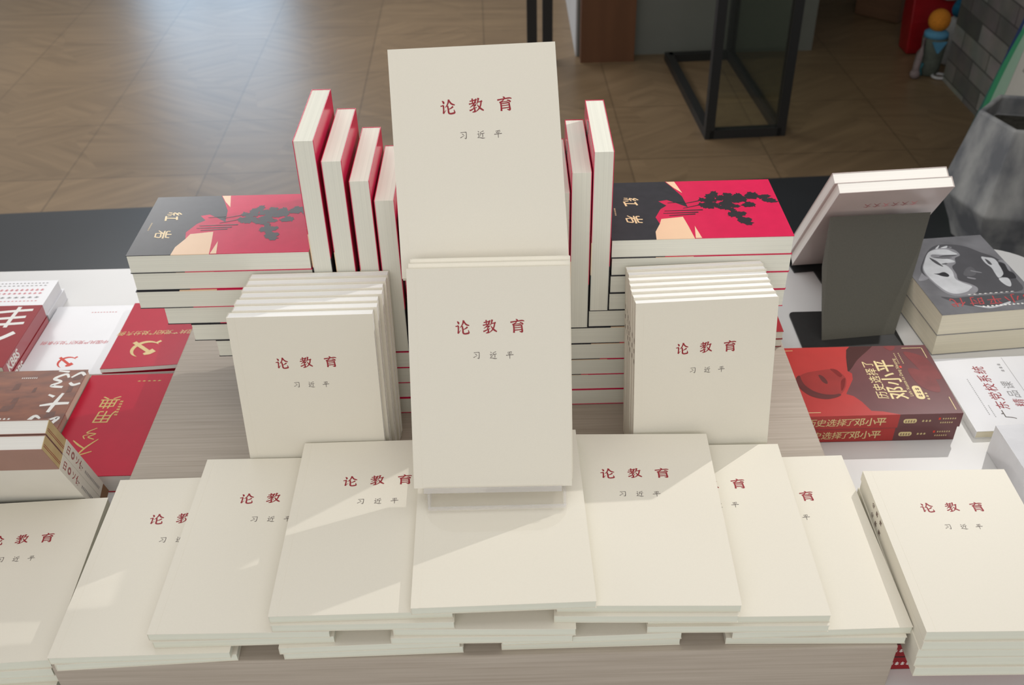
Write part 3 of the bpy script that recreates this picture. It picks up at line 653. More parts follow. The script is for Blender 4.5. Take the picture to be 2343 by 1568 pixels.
# ---------------------------------------------------------------- printed pictures and a painted shadow on two covers (outlines in millimetres)
BWP = {
  'head': [(-19.0,68.0),(2.9,78.9),(33.5,71.5),(51.5,50.0),(68.1,27.1),(68.1,-24.7),(61.4,-54.3),(16.0,-55.7),(-14.8,-53.9),(-38.2,-54.1),(-47.3,-41.8),(-53.6,-10.4),(-57.0,11.6),(-42.3,37.8)],
  'collar': [(-57.7,-55.3),(-39.0,-60.5),(-17.6,-59.6),(14.1,-59.6),(55.8,-61.0),(63.8,-71.3),(30.9,-80.6),(0.4,-87.4),(-28.1,-81.9),(-47.5,-67.6)],
  'neck': [(-70.5,-12.1),(-56.8,-10.4),(-47.1,4.3),(-51.2,14.8),(-59.7,4.1)],
  'mid': [(-28.8,54.6),(-11.1,68.0),(7.3,68.7),(17.3,61.0),(18.2,46.2),(7.3,39.4),(2.1,25.8),(-7.5,16.9),(-10.0,-2.6),(-13.8,-17.7),(-2.9,-28.7),(3.1,-40.9),(-5.9,-52.8),(-27.1,-57.4),(-40.3,-54.2),(-48.9,-40.6),(-54.0,-11.3),(-54.5,7.3),(-49.5,22.6),(-41.6,35.7)],
  'light': [(-26.5,57.4),(-14.7,64.9),(-3.0,65.8),(7.1,63.4),(11.2,57.6),(15.1,49.1),(-5.6,50.2),(-20.9,53.5),(-25.0,46.8),(-9.5,41.6),(0.8,35.1),(1.8,28.8),(-15.3,26.5),(-12.7,17.6),(-12.6,3.7),(-17.2,-13.3),(-11.7,-24.7),(-2.8,-35.4),(-9.6,-43.0),(-17.6,-48.5),(-32.6,-51.2),(-42.5,-45.2),(-48.9,-26.4),(-51.8,-8.7),(-52.5,7.0),(-49.3,20.5),(-41.9,33.7)],
  'line1': [(-29.0,45.3),(-25.5,40.7),(-22.2,33.1),(-19.9,18.6),(-26.7,28.0),(-29.5,39.2)],
  'line2': [(-25.6,45.5),(-9.0,42.8),(3.8,41.5),(-5.0,39.4),(-18.2,42.0)],
  'mouth': [(-41.9,2.7),(-35.0,2.3),(-25.1,4.9),(-21.5,-3.4),(-25.5,-8.0),(-32.8,-5.0),(-37.3,-0.5)],
  'nostril': [(-19.1,26.6),(-11.3,28.0),(-10.8,25.5),(-17.2,24.7)],
  'brow': [(-6.3,48.7),(4.7,48.4),(13.9,46.4),(2.8,44.1),(-14.4,45.6)],
  'ear': [(46.4,37.2),(53.4,35.6),(62.2,30.9),(63.2,19.6),(59.9,1.9),(55.6,-11.4),(44.7,-19.7),(45.5,-6.1),(47.3,7.6),(44.6,21.1)],
  'lobe': [(43.8,-21.5),(56.9,-21.3),(55.5,-34.6),(49.9,-43.3),(44.6,-36.9)],
  'earhole': [(63.3,18.5),(70.7,14.5),(67.2,-3.0),(71.4,-9.9),(70.0,-21.1),(65.1,-24.3),(49.3,-21.2),(57.2,-9.6),(60.7,5.8)],
  'rim': [(65.1,23.4),(74.2,23.8),(73.5,6.1),(69.9,-5.4),(68.2,-1.2),(71.1,15.5)],
  'fold': [(49.2,31.7),(52.7,25.1),(52.1,15.0),(47.9,17.6)],
  'eye1': [(15.1,4.3),(26.2,-2.1),(26.0,-4.2),(14.8,1.6)],
  'eye2': [(2.0,-11.6),(11.5,-16.8),(9.2,-19.2),(1.5,-15.1)],
  'socket': [(-0.7,-4.8),(9.9,9.6),(19.4,13.3),(21.2,1.1),(14.2,-8.8),(3.7,-10.3)],
  'hair1': [(-1.4,69.4),(10.9,74.2),(7.8,68.6)],
  'hair2': [(-9.6,68.8),(0.6,77.7),(-6.4,68.0)],
  'hair3': [(10.8,71.4),(16.0,70.0),(14.0,67.3)],
  'arc': [(-22.7,-81.3),(0.5,-87.2),(22.2,-81.3),(32.0,-78.4),(25.8,-84.5),(-0.3,-90.9),(-14.8,-86.7)],
}
DXP = {
  'boundary': [(-4.8,76.0),(-21.6,18.5),(-17.1,12.7),(-19.5,0.7),(-36.1,-28.6),(-28.1,-33.1),(-20.8,-44.8),(-14.2,-62.4),(-0.3,-64.1),(17.0,-67.2)],
  'hair': [(-91.8,5.7),(-93.2,-7.3),(-89.7,-20.7),(-79.9,-32.6),(-65.3,-38.0),(-52.1,-35.8),(-43.4,-30.9),(-44.6,-27.9),(-52.4,-29.3),(-64.0,-28.0),(-75.7,-21.2),(-83.4,-9.8),(-85.7,1.1),(-86.0,11.0)],
  'face': [(-86.6,8.8),(-80.5,14.1),(-71.3,17.7),(-56.8,20.7),(-42.5,22.8),(-33.5,17.8),(-28.9,8.1),(-28.5,-2.2),(-34.3,-17.1),(-42.8,-28.4),(-53.2,-32.6),(-65.8,-29.6),(-77.5,-22.8),(-85.2,-10.8),(-87.7,0.1)],
  'eye': [(-61.5,10.7),(-56.5,8.7),(-53.3,-2.3),(-55.3,-7.7),(-60.0,-2.1)],
  'nose': [(-43.0,23.3),(-34.8,20.8),(-30.9,9.9),(-34.8,5.7),(-39.5,13.6)],
  'lip': [(-35.8,-3.0),(-28.6,3.3),(-34.4,-13.8),(-40.4,-22.1)],
  'patch1': [(63.5,56.2),(81.0,49.6),(90.5,36.6),(95.1,-1.6),(77.8,3.5),(69.1,30.6)],
  'patch2': [(58.9,20.9),(78.1,12.3),(86.3,-3.4),(83.3,-29.0),(66.3,-22.0),(58.1,-2.3)],
  'patch3': [(40.7,68.9),(56.4,69.4),(48.9,59.1)],
  'block': [(-4.7,75.0),(29.6,76.9),(-0.9,42.5),(-14.6,23.8),(-20.7,20.6)],  # cast shadow over the maroon half, painted as a flat shape
}

PHOTOSOFT = mat('soft_dark_photo_print', (96, 96, 100), 0.25, noise=0.12, nscale=(60, 60, 60), coat=0.2)
FACERED = mat('dusky_red_print', (148, 42, 38), 0.3, noise=0.12, nscale=(40, 40, 40), coat=0.1)
SHADEHAIR = mat('dark_crown_print', (92, 34, 32), 0.3, noise=0.12, nscale=(60, 60, 60), coat=0.1)
MAROONRED = mat('maroon_red_print', (122, 52, 52), 0.3, noise=0.15, nscale=(50, 50, 50), coat=0.15)
def smooth_mm(P, mx=1.0, my=1.0, n=4):
    Q = [P[-1]] + list(P) + [P[0], P[1]]; out = []
    for i in range(1, len(Q) - 2):
        for k in range(n):
            t = k / n
            out.append(tuple(max(-l, min(l, .0005 * (2 * b + (-a + c) * t + (2 * a - 5 * b + 4 * c - d) * t * t + (-a + 3 * b - 3 * c + d) * t ** 3))) for a, b, c, d, l in zip(Q[i - 1], Q[i], Q[i + 1], Q[i + 2], (mx, my))))
    return out
# ---------------------------------------------------------------- books around the riser
def plain_book(name, mtx, w, h, t, cover, page, label, group=None, prints=(), spine=None, back=None, part='cover_print', ct=0.0006, inset=0.0008, groove=False):
    r = empty(name, label, 'book', group, mtx)
    cv, pg = book_shell(r, w, h, t, cover, page, spine, back, ct, inset, groove=groove)
    for nm, mbx in prints: obj(nm, mbx, cv)
    return r
def bx(m): return m  # readability

# --- biographies with a red and maroon cover (spine to the camera): local x along the book, spine at -y
def biography(x0, x1, yf, z, label, deg=0.0, top=True):
    L, D, t = x1 - x0, 0.1415, 0.0222; z0 = z + 0.0003
    r = empty('biography_paperback', label, 'book', 'red biographies right of the wooden riser', Matrix.Translation((x0 + L / 2, yf + D / 2, z0)) @ Matrix.Rotation(radians(deg), 4, 'Z'))
    ct = 0.0006; c = MB()
    def U(p): return [(-L / 2 + u * L, -D / 2 + v * D) for u, v in p]
    bd = [(x / 1000 / L + .5, y / 1000 / D + .5) for x, y in DXP['boundary'][1:-1]]
    left = [(0, 0), (.60, 0)] + bd[::-1] + [(.475, 1), (0, 1)]
    right = [(.60, 0), (1, 0), (1, 1), (.475, 1)] + bd
    c.prism(U(left), t - ct, t, BRICKRED); c.prism(U(right), t - ct, t, MAROON)
    c.box(-L / 2, L / 2, -D / 2, D / 2, 0, ct, MAROON)
    c.box(-L / 2, -L / 2 + .60 * L, -D / 2, -D / 2 + ct, ct, t - ct, BRICKRED); c.box(-L / 2 + .60 * L, L / 2, -D / 2, -D / 2 + ct, ct, t - ct, MAROON)
    cv = obj('cover', c, r)
    p = MB(); p.box(-L / 2 + .0008, L / 2 - .0008, -D / 2 + ct, D / 2 - .0008, ct, t - ct, PAGEC); obj('page_block', p, r)
    z = t + LIFT
    if top:
        q = MB()
        # printed portrait lying on its side: hair, face, features; the block is a painted cast shadow
        def prt(k, m, dz): q.flat(smooth_mm(DXP[k], L / 2 - .0004, D / 2 - .0004), z + dz, m)
        prt('block', SHADOWMAROON, 2e-6); prt('patch1', MAROONRED, 2e-6); prt('patch2', MAROONRED, 4e-6); prt('patch3', MAROONRED, 2e-6)
        prt('face', FACERED, 6e-6); prt('hair', SHADEHAIR, 1e-5); prt('eye', SHADEHAIR, 1.4e-5); prt('nose', SHADERED, 1.4e-5); prt('lip', SHADERED, 1.4e-5)
        obj('portrait_print', q, cv)
        tl = MB(); s = 0.0145
        for i, ch in enumerate('历史选择了'):
            (a, b) = U([(.545, .27 + i * .112)])[0]; text(tl, ch, a, b, 0.0155, PALEGOLD, z + 2e-5, rot=90, bold=0.004)
        for i, ch in enumerate('邓小平'):
            (a, b) = U([(.652, .295 + i * .198)])[0]; text(tl, ch, a, b, 0.0265, PALEGOLD, z + 2e-5, rot=90, bold=0.016)
        (a, b) = U([(.735, .52)])[0]; text(tl, 'Lishi Xuanze Le Deng Xiaoping', a, b, 0.0062, PALEGOLD, z + 2e-5, rot=90)
        w = .0009
        for pa, pb_ in (((.012, .955), (.075, .955)), ((.012, .05), (.10, .05)), ((.83, .955), (.965, .955)), ((.965, .955), (.965, .80)), ((.965, .22), (.965, .05))):
            (xa, ya), (xb, yb) = U([pa])[0], U([pb_])[0]
            tl.flat([(min(xa, xb) - w / 2, min(ya, yb) - w / 2), (max(xa, xb) + w / 2, min(ya, yb) - w / 2), (max(xa, xb) + w / 2, max(ya, yb) + w / 2), (min(xa, xb) - w / 2, max(ya, yb) + w / 2)], z + 2e-5, PALEGOLD)
        cxy = U([(.785, .295)])[0]
        pill = rrect(cxy[0] - .0055, cxy[0] + .0055, cxy[1] - .0135, cxy[1] + .0135, .005, 5); tl.flat(pill, z + 1e-5, PALEGOLD)
        B = Matrix.Translation((cxy[0] - .0035, cxy[1], 0)) @ Matrix.Rotation(radians(90), 4, 'Z'); rows(tl, -.010, .010, -.006, .005, MAROON, z + 2e-5, 3, B)
        for u_ in (.76, .79):
            a = U([(u_, .80)])[0]; B = Matrix.Translation((a[0], a[1], 0)) @ Matrix.Rotation(radians(90), 4, 'Z'); rows(tl, -.012, .012, 0, .0014, PALEGOLD, z + 2e-5, 7, B)
        a = U([(.835, .24)])[0]; B = Matrix.Translation((a[0], a[1], 0)) @ Matrix.Rotation(radians(90), 4, 'Z'); rows(tl, -.008, .008, 0, .003, PALEGOLD, z + 2e-5, 3, B)
        a = U([(.74, .67)])[0]; tl.flat([(a[0] + .0015, a[1] - .002), (a[0] + .0045, a[1] - .002), (a[0] + .0045, a[1] + .002), (a[0] + .0015, a[1] + .002)], z + 2e-5, SCARLET)
        obj('title_lettering', tl, cv)
    sp = MB(); B = pose((0, -D / 2 - LIFT, t / 2), (1, 0, 0), (0, 0, 1), (0, -1, 0))
    for i, ch in enumerate('历史选择了'): text(sp, ch, L / 2 - (.187, .1745, .1617, .1490, .1385)[i], 0, 0.0130, PALEGOLD, 0, bold=0.004, base=B, shear=.12)
    for i, ch in enumerate('邓小平'): text(sp, ch, L / 2 - (.1268, .1130, .1002)[i], 0, 0.0138, PALEGOLD, 0, bold=0.014, base=B)
    sp.flat(rrect(-L / 2 + .63 * L, -L / 2 + .715 * L, -.0035, .0035, .003, 5), 0, PALEGOLD, B); rows(sp, -L / 2 + .638 * L, -L / 2 + .707 * L, -.002, .0035, MAROON, 2e-5, 4, B)
    rows(sp, -L / 2 + .745 * L, -L / 2 + .81 * L, -.0015, .003, PALEGOLD, 0, 3, B)
    rows(sp, -L / 2 + .875 * L, -L / 2 + .965 * L, .0018, .0022, PALEGOLD, 0, 6, B); rows(sp, -L / 2 + .865 * L, -L / 2 + .95 * L, -.0045, .0022, PALEGOLD, 0, 6, B)
    sp.flat([(-L / 2 + .852 * L, .001), (-L / 2 + .865 * L, .001), (-L / 2 + .865 * L, .0045), (-L / 2 + .852 * L, .0045)], 0, SCARLET, B)
    obj('spine_lettering', sp, cv)
    return r
biography(.3615, .5545, .1625, T, 'lower of two red biographies with their spines toward the camera, right of the wooden riser', 0, False)
biography(.3615, .5565, .1612, T + .0225, 'upper of two red biographies, shrink-wrapped, with a portrait on its red cover')

# --- two red paperbacks under the right cream pile (only their spines show beside the riser)
def red_under(x, y, z, label):
    w, h, t = 0.180, 0.128, 0.0192
    r = empty('red_paperback', label, 'book', 'red paperbacks under the right cream pile', flatpose(x, y, z + .0003))
    m = MB(); m.box(-w / 2, w / 2, -h / 2, h / 2, t - .0006, t, MAROON); m.box(-w / 2, w / 2, -h / 2, h / 2, 0, .0006, MAROON); m.box(-w / 2, w / 2, -h / 2, -h / 2 + .0006, .0006, t - .0006, REDCARD2); obj('cover', m, r)
    m = MB(); m.box(-w / 2 + .0008, w / 2 - .0008, -h / 2 + .0006, h / 2 - .0008, .0006, t - .0006, PAGEC); obj('page_block', m, r)
    m = MB(); rows(m, -w / 2 + .004, -w / 2 + .026, -.002, .0045, WHITEINK, 0, 4, pose((0, -h / 2 - LIFT, t / 2), (1, 0, 0), (0, 0, 1), (0, -1, 0))); obj('spine_lettering', m, r)
red_under(.4520, -.1090, T, 'lower of two red paperbacks lying under the right cream pile beside the wooden riser')
red_under(.4525, -.1085, T + .0196, 'upper of two red paperbacks lying under the right cream pile beside the wooden riser')

# --- small red booklets at the riser's back right corner
for k in range(2):
    plain_book('red_booklet', flatpose(.3135, .3475, .0003 + k * .0125), .084, .13, .0122, REDCARD2, PAGE,
               '%s of two small red booklets at the back right corner of the wooden riser' % ('lower', 'upper')[k], 'small red booklets on the riser')

# --- grey photo-cover books (far right): local top of book points to the camera
def portrait_book(mtx, label, top):
    w, h, t = .150, .197, .0345
    r = empty('photo_cover_paperback', label, 'book', 'grey photo-cover books at the far right', mtx)
    c_, p_ = book_shell(r, w, h, t, GREYCARD, PAGEC, None, None, .0006, .0008, groove=False)
    for o_ in (c_, p_): o_.rotation_euler = (0, 0, pi)
    if top:
        z = t + LIFT; q = MB()
        def V(p): return [(-w / 2 + u * w, -h / 2 + v * h) for u, v in p]   # u left->right, v near->far as seen by the camera
        for n_, (k, m) in enumerate((('collar', PHOTODARK), ('neck', PHOTOMID), ('head', PHOTODARK), ('mid', PHOTOMID), ('light', PHOTOLIGHT), ('line1', PHOTODARK), ('line2', PHOTODARK), ('mouth', PHOTOBLACK), ('nostril', PHOTODARK), ('brow', PHOTODARK),
                ('ear', PHOTOLIGHT), ('fold', PHOTODARK), ('earhole', PHOTOBLACK), ('lobe', PHOTOLIGHT), ('rim', PHOTOMID), ('socket', PHOTOSOFT), ('eye1', PHOTOMID), ('eye2', PHOTOMID), ('hair1', PHOTOLIGHT), ('hair2', PHOTOLIGHT), ('hair3', PHOTOMID), ('arc', PHOTOLIGHT))):
            q.flat(smooth_mm(BWP[k], w / 2 - .0005, h / 2 - .0005), z + n_ * 2e-6, m)
        obj('portrait_print', q, r)
        tl = MB()
        for i, ch in enumerate('邓小平时代'):
            (a, b) = V([(.93 - i * .175, .135)])[0]; text(tl, ch, a, b, .0225, SCARLETD, z + 7e-5, rot=180, shear=.2)
        (a, b) = V([(.60, .215)])[0]; rows(tl, a - .035, a + .035, b, .0016, WHITEINK, z + 7e-5, 9)
        (a, b) = V([(.70, .06)])[0]; rows(tl, a - .043, a + .043, b, .0028, WHITEINK, z + 7e-5, 14)
        (a, b) = V([(.18, .945)])[0]; rows(tl, a - .018, a + .018, b, .002, SCARLETD, z + 7e-5, 4)
        obj('title_lettering', tl, r)
    return r
SCARLETD = mat('dull_red_ink', (178, 58, 62), 0.4, noise=0.05)
ex, ey = Vector((cos(radians(5.0)), sin(radians(5.0)), 0)), Vector((-sin(radians(5.0)), cos(radians(5.0)), 0))
pc = Vector((.5865, .336, 0)) + ex * .075 + ey * .0985
portrait_book(flatpose(pc.x + .001, pc.y + .001, T + .0003, 5.0), 'lower of two thick books with pale page edges behind the red biographies', False)
portrait_book(flatpose(pc.x, pc.y, T + .0352, 5.0), 'upper thick book with a black and white portrait cover at far right', True)

# --- white textbook and wrapped book at right edge
tl = MB(); w_, h_, t_ = .150, .225, .0115; z = t_ + LIFT   # local x: depth, book lies turned a quarter
def at(dx, dy): return dx, dy
bx0, by0 = -h_ / 2, -w_ / 2
for i, ch in enumerate('广东党校系统'): text(tl, ch, bx0 + .053, by0 + .030 + i * .0185, .0175, REDINK if i else BLACKINK, z, rot=90, bold=.004, shear=.15)
for i, ch in enumerate('精品课'): text(tl, ch, bx0 + .078, by0 + .052 + i * .0185, .0165, GREYINK if i else REDINK, z, rot=90, shear=.15)
tl.flat([(bx0 + .094, by0 + .02), (bx0 + .0945, by0 + .02), (bx0 + .0945, by0 + .148), (bx0 + .094, by0 + .148)], z, GREYINK)
B = Matrix.Translation((bx0 + .030, by0 + .06, 0)) @ Matrix.Rotation(radians(90), 4, 'Z'); rows(tl, -.030, .045, 0, .0013, GREYINK, z, 22, B)
B = Matrix.Translation((bx0 + .036, by0 + .035, 0)) @ Matrix.Rotation(radians(90), 4, 'Z'); rows(tl, -.010, .015, 0, .0013, GREYINK, z, 8, B)
B = Matrix.Translation((bx0 + .086, by0 + .126, 0)) @ Matrix.Rotation(radians(90), 4, 'Z'); rows(tl, -.010, .010, 0, .004, GREYINK, z, 3, B)
plain_book('textbook_paperback', flatpose(.5800 + h_ / 2, .1655 + w_ / 2, T + .0003, 1.2), h_, w_, t_, WHITECARD, PAGEC, 'thin white shrink-wrapped textbook with red and grey title behind the wrapped white book', None, [('title_lettering', tl)])
FILM = mat('glossy_wrap_white', (222, 222, 226), 0.12, 0.7, noise=0.08, nscale=(14, 22, 10), coat=0.9, bump=0.9)
plain_book('wrapped_paperback', flatpose(.5905 + .08, .1415 - .11, T + .0003, 2.0), .158, .22, .0428, FILM, PAGEC, 'thick white book in shiny wrapping at the right edge, beside the cream pile', None, [], None, None)

# --- black metal stand holding two wrapped books that face away
l_ = radians(32.5); a_ = radians(4.1)
Xd = Vector((cos(a_), sin(a_), 0)); Yd = Vector((sin(a_) * sin(l_), -cos(a_) * sin(l_), cos(l_))); Zd = (-Xd).cross(Yd)   # Zd : outward front normal (away)
P0 = Vector((.5246, .5735, -.0575)); wb, hb, tb_ = .1625, .2283, .0165
pinkcov = mat('pinkish_film_card', (196, 182, 178), 0.28, 0.5, noise=0.04, coat=0.4)
for i in range(2):
    tl = MB()
    if i == 0:
        B = pose((0, 0, -LIFT), (-1, 0, 0), (0, 1, 0), (0, 0, -1))
        for j, ch in enumerate('人民公仆好'[:5]):
            pass
        q = random.Random(5)
        for j in range(6):
            x_ = -.046 + j * .0135
            st = [[(8, 20 + 10 * q.random(), 7), (50, 10, 6), (92, 22, 7)], [(50 + 12 * q.random(), 0, 7), (44, 50, 8), (20, 98, 5)], [(28, 40, 6), (70, 62, 8), (96, 92, 5)]]
            brush(tl, st, x_, hb / 2 - .040, .0115, REDINK if j % 3 else PINKINK, 0, B @ Matrix.Rotation(pi, 4, 'Z') @ Matrix.Translation((0, -(hb - .075), 0)))
    o_ = P0 + Zd * (0 + i * (tb_ + .0003)) + Yd * (hb / 2 + (0.006 if i == 0 else .004)) - Xd * (.0 if i == 0 else .003)
    plain_book('wrapped_memoir', pose(o_, -Xd, Yd, Zd), wb, hb, tb_, pinkcov, PAGEW,
               ['nearer of two pale wrapped books leaning on the charcoal metal stand', 'farther of two pale wrapped books leaning on the charcoal metal stand'][i], 'pale wrapped books on the metal stand', [('back_lettering', tl)] if i == 0 else [])
st = empty('metal_book_stand', 'charcoal bent metal book stand seen from behind, right of the novels', 'book stand', None, Matrix.Translation((.5, .45, T)))
inv = Matrix.Translation((-.5, -.45, -T)); th = .0022
def sheet(pts, th, m):
    P = [Vector(p) for p in pts]; n = (P[1] - P[0]).cross(P[2] - P[0]).normalized() * th
    k = len(P); mb = MB(); mb.add([tuple(p) for p in P] + [tuple(p + n) for p in P], [tuple(range(k - 1, -1, -1)), tuple(range(k, 2 * k))] + [(i, (i + 1) % k, k + (i + 1) % k, k + i) for i in range(k)], m, inv); return mb
bp = rrect(.412, .556, .345, .4475, .008, 4)
mb = MB(); mb.prism(bp, T + .0003, T + .0028, BLACKMETAL, inv); obj('base_plate', mb, st)
kn = Vector((.4434, .4288, .0308)); kr = Vector((.5845, .4443, .0318))
mb = sheet([(.4432, .3745, T + .003), (.5504, .3858, T + .003), tuple(kr), (.6020, .4775, .0872), (.4545, .4640, .0910), tuple(kn)], -.0022, STANDMETAL); obj('back_plate', mb, st)
mb = MB(); mb.prism([(.447, .558), (.592, .572), (.588, .606), (.443, .592)], T + .0003, T + .0028, BLACKMETAL, inv); obj('ledge_plate', mb, st)
mb = sheet([(.442, .5935, T + .003), (.5875, .6075, T + .003), (.5870, .6085, T + .022), (.4415, .5945, T + .022)], .0022, BLACKMETAL); obj('ledge_lip', mb, st)
mb = sheet([(.490, .445, T + .0003), (.535, .449, T + .0003), (.523, .568, T + .0003), (.478, .564, T + .0003)], .0022, BLACKMETAL); obj('tie_bar', mb, st)

# ---------------------------------------------------------------- left side books
def emblem(mb, cx, cy, s, m, z, rot):
    M_ = Matrix.Translation((cx, cy, 0)) @ Matrix.Rotation(radians(rot), 4, 'Z')
    P = []
    arc = [(s * .5 * cos(radians(a)), s * .5 * sin(radians(a))) for a in range(-150, 76, 9)]
    n = len(arc); inner = []
    for i, a in enumerate(range(-150, 76, 9)):
        k = .5 - .15 * sin(pi * i / (n - 1)) ** .8 * 1.0
        inner.append((s * (k * cos(radians(a)) - .0), s * (k * sin(radians(a)))))
    mb.add([(x, y, z) for x, y in arc + inner], [(i, i + 1, n + i + 1, n + i) for i in range(n - 1)], m, M_)
    mb.add([(-.36 * s, -.30 * s, z + 3e-6), (-.50 * s, -.44 * s, z + 3e-6), (-.42 * s, -.52 * s, z + 3e-6), (-.28 * s, -.38 * s, z + 3e-6)], [(0, 1, 2, 3)], m, M_)
    mb.add([(.44 * s, -.50 * s, z + 6e-6), (.55 * s, -.39 * s, z + 6e-6), (-.16 * s, .26 * s, z + 6e-6), (-.26 * s, .16 * s, z + 6e-6)], [(0, 1, 2, 3)], m, M_)
    mb.add([(-.46 * s, .20 * s, z + 9e-6), (-.28 * s, .02 * s, z + 9e-6), (-.02 * s, .30 * s, z + 9e-6), (-.10 * s, .40 * s, z + 9e-6), (-.22 * s, .38 * s, z + 9e-6), (-.30 * s, .36 * s, z + 9e-6)], [(0, 1, 2, 3, 4, 5)], m, M_)

# red hardback-like book with gold script (nearest red cover), on a thick white page block
wR, hR, tR = .128, .1985, .0275
tl = MB(); z = tR + LIFT
x0 = -wR / 2
gold_script = {
 'a': [[(10, 30, 4), (50, 12, 5), (92, 4, 3)], [(60, 2, 5), (40, 50, 6), (6, 96, 3)], [(40, 44, 4), (70, 66, 6), (98, 92, 3)]],
 'b': [[(90, 4, 5), (40, 22, 5), (20, 50, 6), (60, 60, 5), (86, 40, 4)], [(30, 70, 4), (60, 84, 5), (94, 96, 3)]],
 'c': [[(20, 6, 5), (56, 26, 6), (24, 50, 5), (74, 60, 6), (30, 96, 4)], [(70, 10, 4), (84, 34, 5), (60, 44, 3)]],
}
for i, ch in enumerate('典用'): text(tl, ch, x0 + .042 + i * .003, .050 - i * .029 - .010, .027, GOLD, z, rot=180, bold=0, shear=.1)
B0 = Matrix.Rotation(pi, 4, 'Z')
for (k_, xx, yy, ss) in (('c', .038, -.022, .024), ('a', .036, -.048, .034), ('b', .036, -.080, .034)):
    brush(tl, gold_script[k_], -(x0 + xx) - ss / 2, -yy - ss / 2, ss, GOLD, z, B0, wk=1.25)
rows(tl, x0 + .066, x0 + .100, .083, .0022, GOLD, z, 5)
B = Matrix.Translation((x0 + .060, .03, 0)) @ Matrix.Rotation(radians(90), 4, 'Z'); rows(tl, -.018, .014, 0, .004, GOLD, z, 6, B)
plain_book('red_hardback', flatpose(-.4475 - wR / 2, .1038 + hR / 2, T + .0003, 0), wR, hR, tR, REDCARD, PAGEW, 'red book with gold script against the left side of the wooden riser', None, [('title_lettering', tl)], ct=.0009)

# two thin red regulations booklets with a curled lower edge
def booklet(x0, x1, y0, y1, z0, t, sag, label, top):
    w, h = x1 - x0, y1 - y0
    r = empty('red_regulations_booklet', label, 'booklet', 'red regulations booklets', Matrix.Translation((x0 + w / 2, y0 + h / 2, z0)))
    n = 12; nx = 8
    def surf(zb, m, th):
        mb = MB(); vs = []; fs = []
        for lay in (0, 1):
            for j in range(n + 1):
                for i in range(nx + 1):
                    u, v = i / nx, j / n
                    lift = sag * (1 - v) ** 2 * (.35 + .65 * u ** 1.3)
                    vs.append((-w / 2 + u * w, -h / 2 + v * h, zb + lift + lay * th))
        k = (n + 1) * (nx + 1)
        for j in range(n):
            for i in range(nx):
                a = j * (nx + 1) + i; fs.append((a, a + nx + 1, a + nx + 2, a + 1)); fs.append((k + a, k + a + 1, k + a + nx + 2, k + a + nx + 1))
        for i in range(nx):
            fs.append((i, i + 1, k + i + 1, k + i)); a = n * (nx + 1) + i; fs.append((a + 1, a, k + a, k + a + 1))
        for j in range(n):
            a = j * (nx + 1); fs.append((a + nx + 1, a, k + a, k + a + nx + 1)); a += nx; fs.append((a, a + nx + 1, k + a + nx + 1, k + a))
        mb.add(vs, fs, m); return mb
    mb = surf(t - .0005, REDCARD, .0005); obj('cover', mb, r)
    mb = surf(.0006, PAGEW, t - .0013); obj('page_block', mb, r)
    mb = surf(0, REDCARD, .0005); obj('back_cover', mb, r)
    if top:
        tl = MB()
        def Z(x, y):
            u = (x + w / 2) / w; v = (y + h / 2) / h; return t + sag * (1 - v) ** 2 * (.35 + .65 * max(u, 0) ** 1.3) + .0002
        s0 = MB()
        for i, ch in enumerate('中国共产党纪律处分条例'): text(s0, ch, w / 2 - .006 - i * .0112, -h / 2 + .086, .0115, GOLD, 0, rot=180, bold=.006, shear=.2)
        rows(s0, .005, .030, -h / 2 + .107, .0022, GOLD, 0, 6)
        emblem(s0, -.012, -h / 2 + .045, .040, GOLD, 0, 180)
        s0.v = [(x, y, zz + Z(x, y)) for x, y, zz in s0.v]; obj('title_lettering', s0, r)
    return r
booklet(-.5690, -.4475, .3185, .4840, T + .0003, .0066, .0015, 'lowest of three thin red regulations booklets beside the wooden riser', False)
booklet(-.5700, -.4475, .3195, .4840, T + .0085, .0066, .0050, 'middle one of three thin red regulations booklets beside the wooden riser', False)
booklet(-.5700, -.4475, .3180, .4840, T + .0160, .0070, .0095, 'topmost red regulations booklet with a gold emblem, its lower edge curled', True)

# white regulations booklet
wW, hW, tW = .121, .170, .0115
tl = MB(); z = tW + LIFT
for i, ch in enumerate('中国共产党纪律处分条例'): text(tl, ch, wW / 2 - .020 - i * .0089, -hW / 2 + .076, .0092, PINKINK, z, rot=180, bold=.004, shear=.2)
emblem(tl, .0, -hW / 2 + .029, .026, SCARLET, z, 180); rows(tl, -.005, .035, hW / 2 - .018, .0016, PINKINK, z, 9)
plain_book('white_regulations_booklet', flatpose(-.5722 - wW / 2, .3255 + hW / 2, T + .0003, 0), wW, hW, tW, WHITECARD, PAGEW, 'white regulations booklet with red title and emblem beside the red ones', None, [('title_lettering', tl)])

# brown book with white brush script
wB, hB, tB = .150, .174, .0385
tl = MB(); z = tB + LIFT; B0 = Matrix.Rotation(pi, 4, 'Z')
script = {
 'hong': [[(6, 30, 8), (26, 22, 10), (40, 34, 8)], [(4, 70, 9), (20, 84, 10), (44, 60, 6)], [(56, 12, 9), (94, 20, 10), (70, 40, 8), (96, 56, 10), (66, 78, 9), (52, 60, 6)], [(60, 90, 8), (96, 96, 5)]],
 'shi': [[(4, 46, 10), (50, 44, 12), (96, 36, 7)], [(58, 2, 10), (50, 50, 12), (40, 98, 8)], [(64, 80, 10), (86, 92, 6)]],
 'xun': [[(8, 10, 10), (24, 24, 12)], [(4, 40, 8), (22, 56, 9), (10, 88, 10), (40, 76, 5)], [(52, 8, 10), (90, 4, 11), (96, 50, 12), (80, 96, 10), (60, 86, 5)], [(52, 30, 8), (74, 30, 9), (56, 56, 8), (78, 54, 7)]],
 'dot': [[(30, 30, 20), (60, 46, 26), (74, 66, 12)]],
}
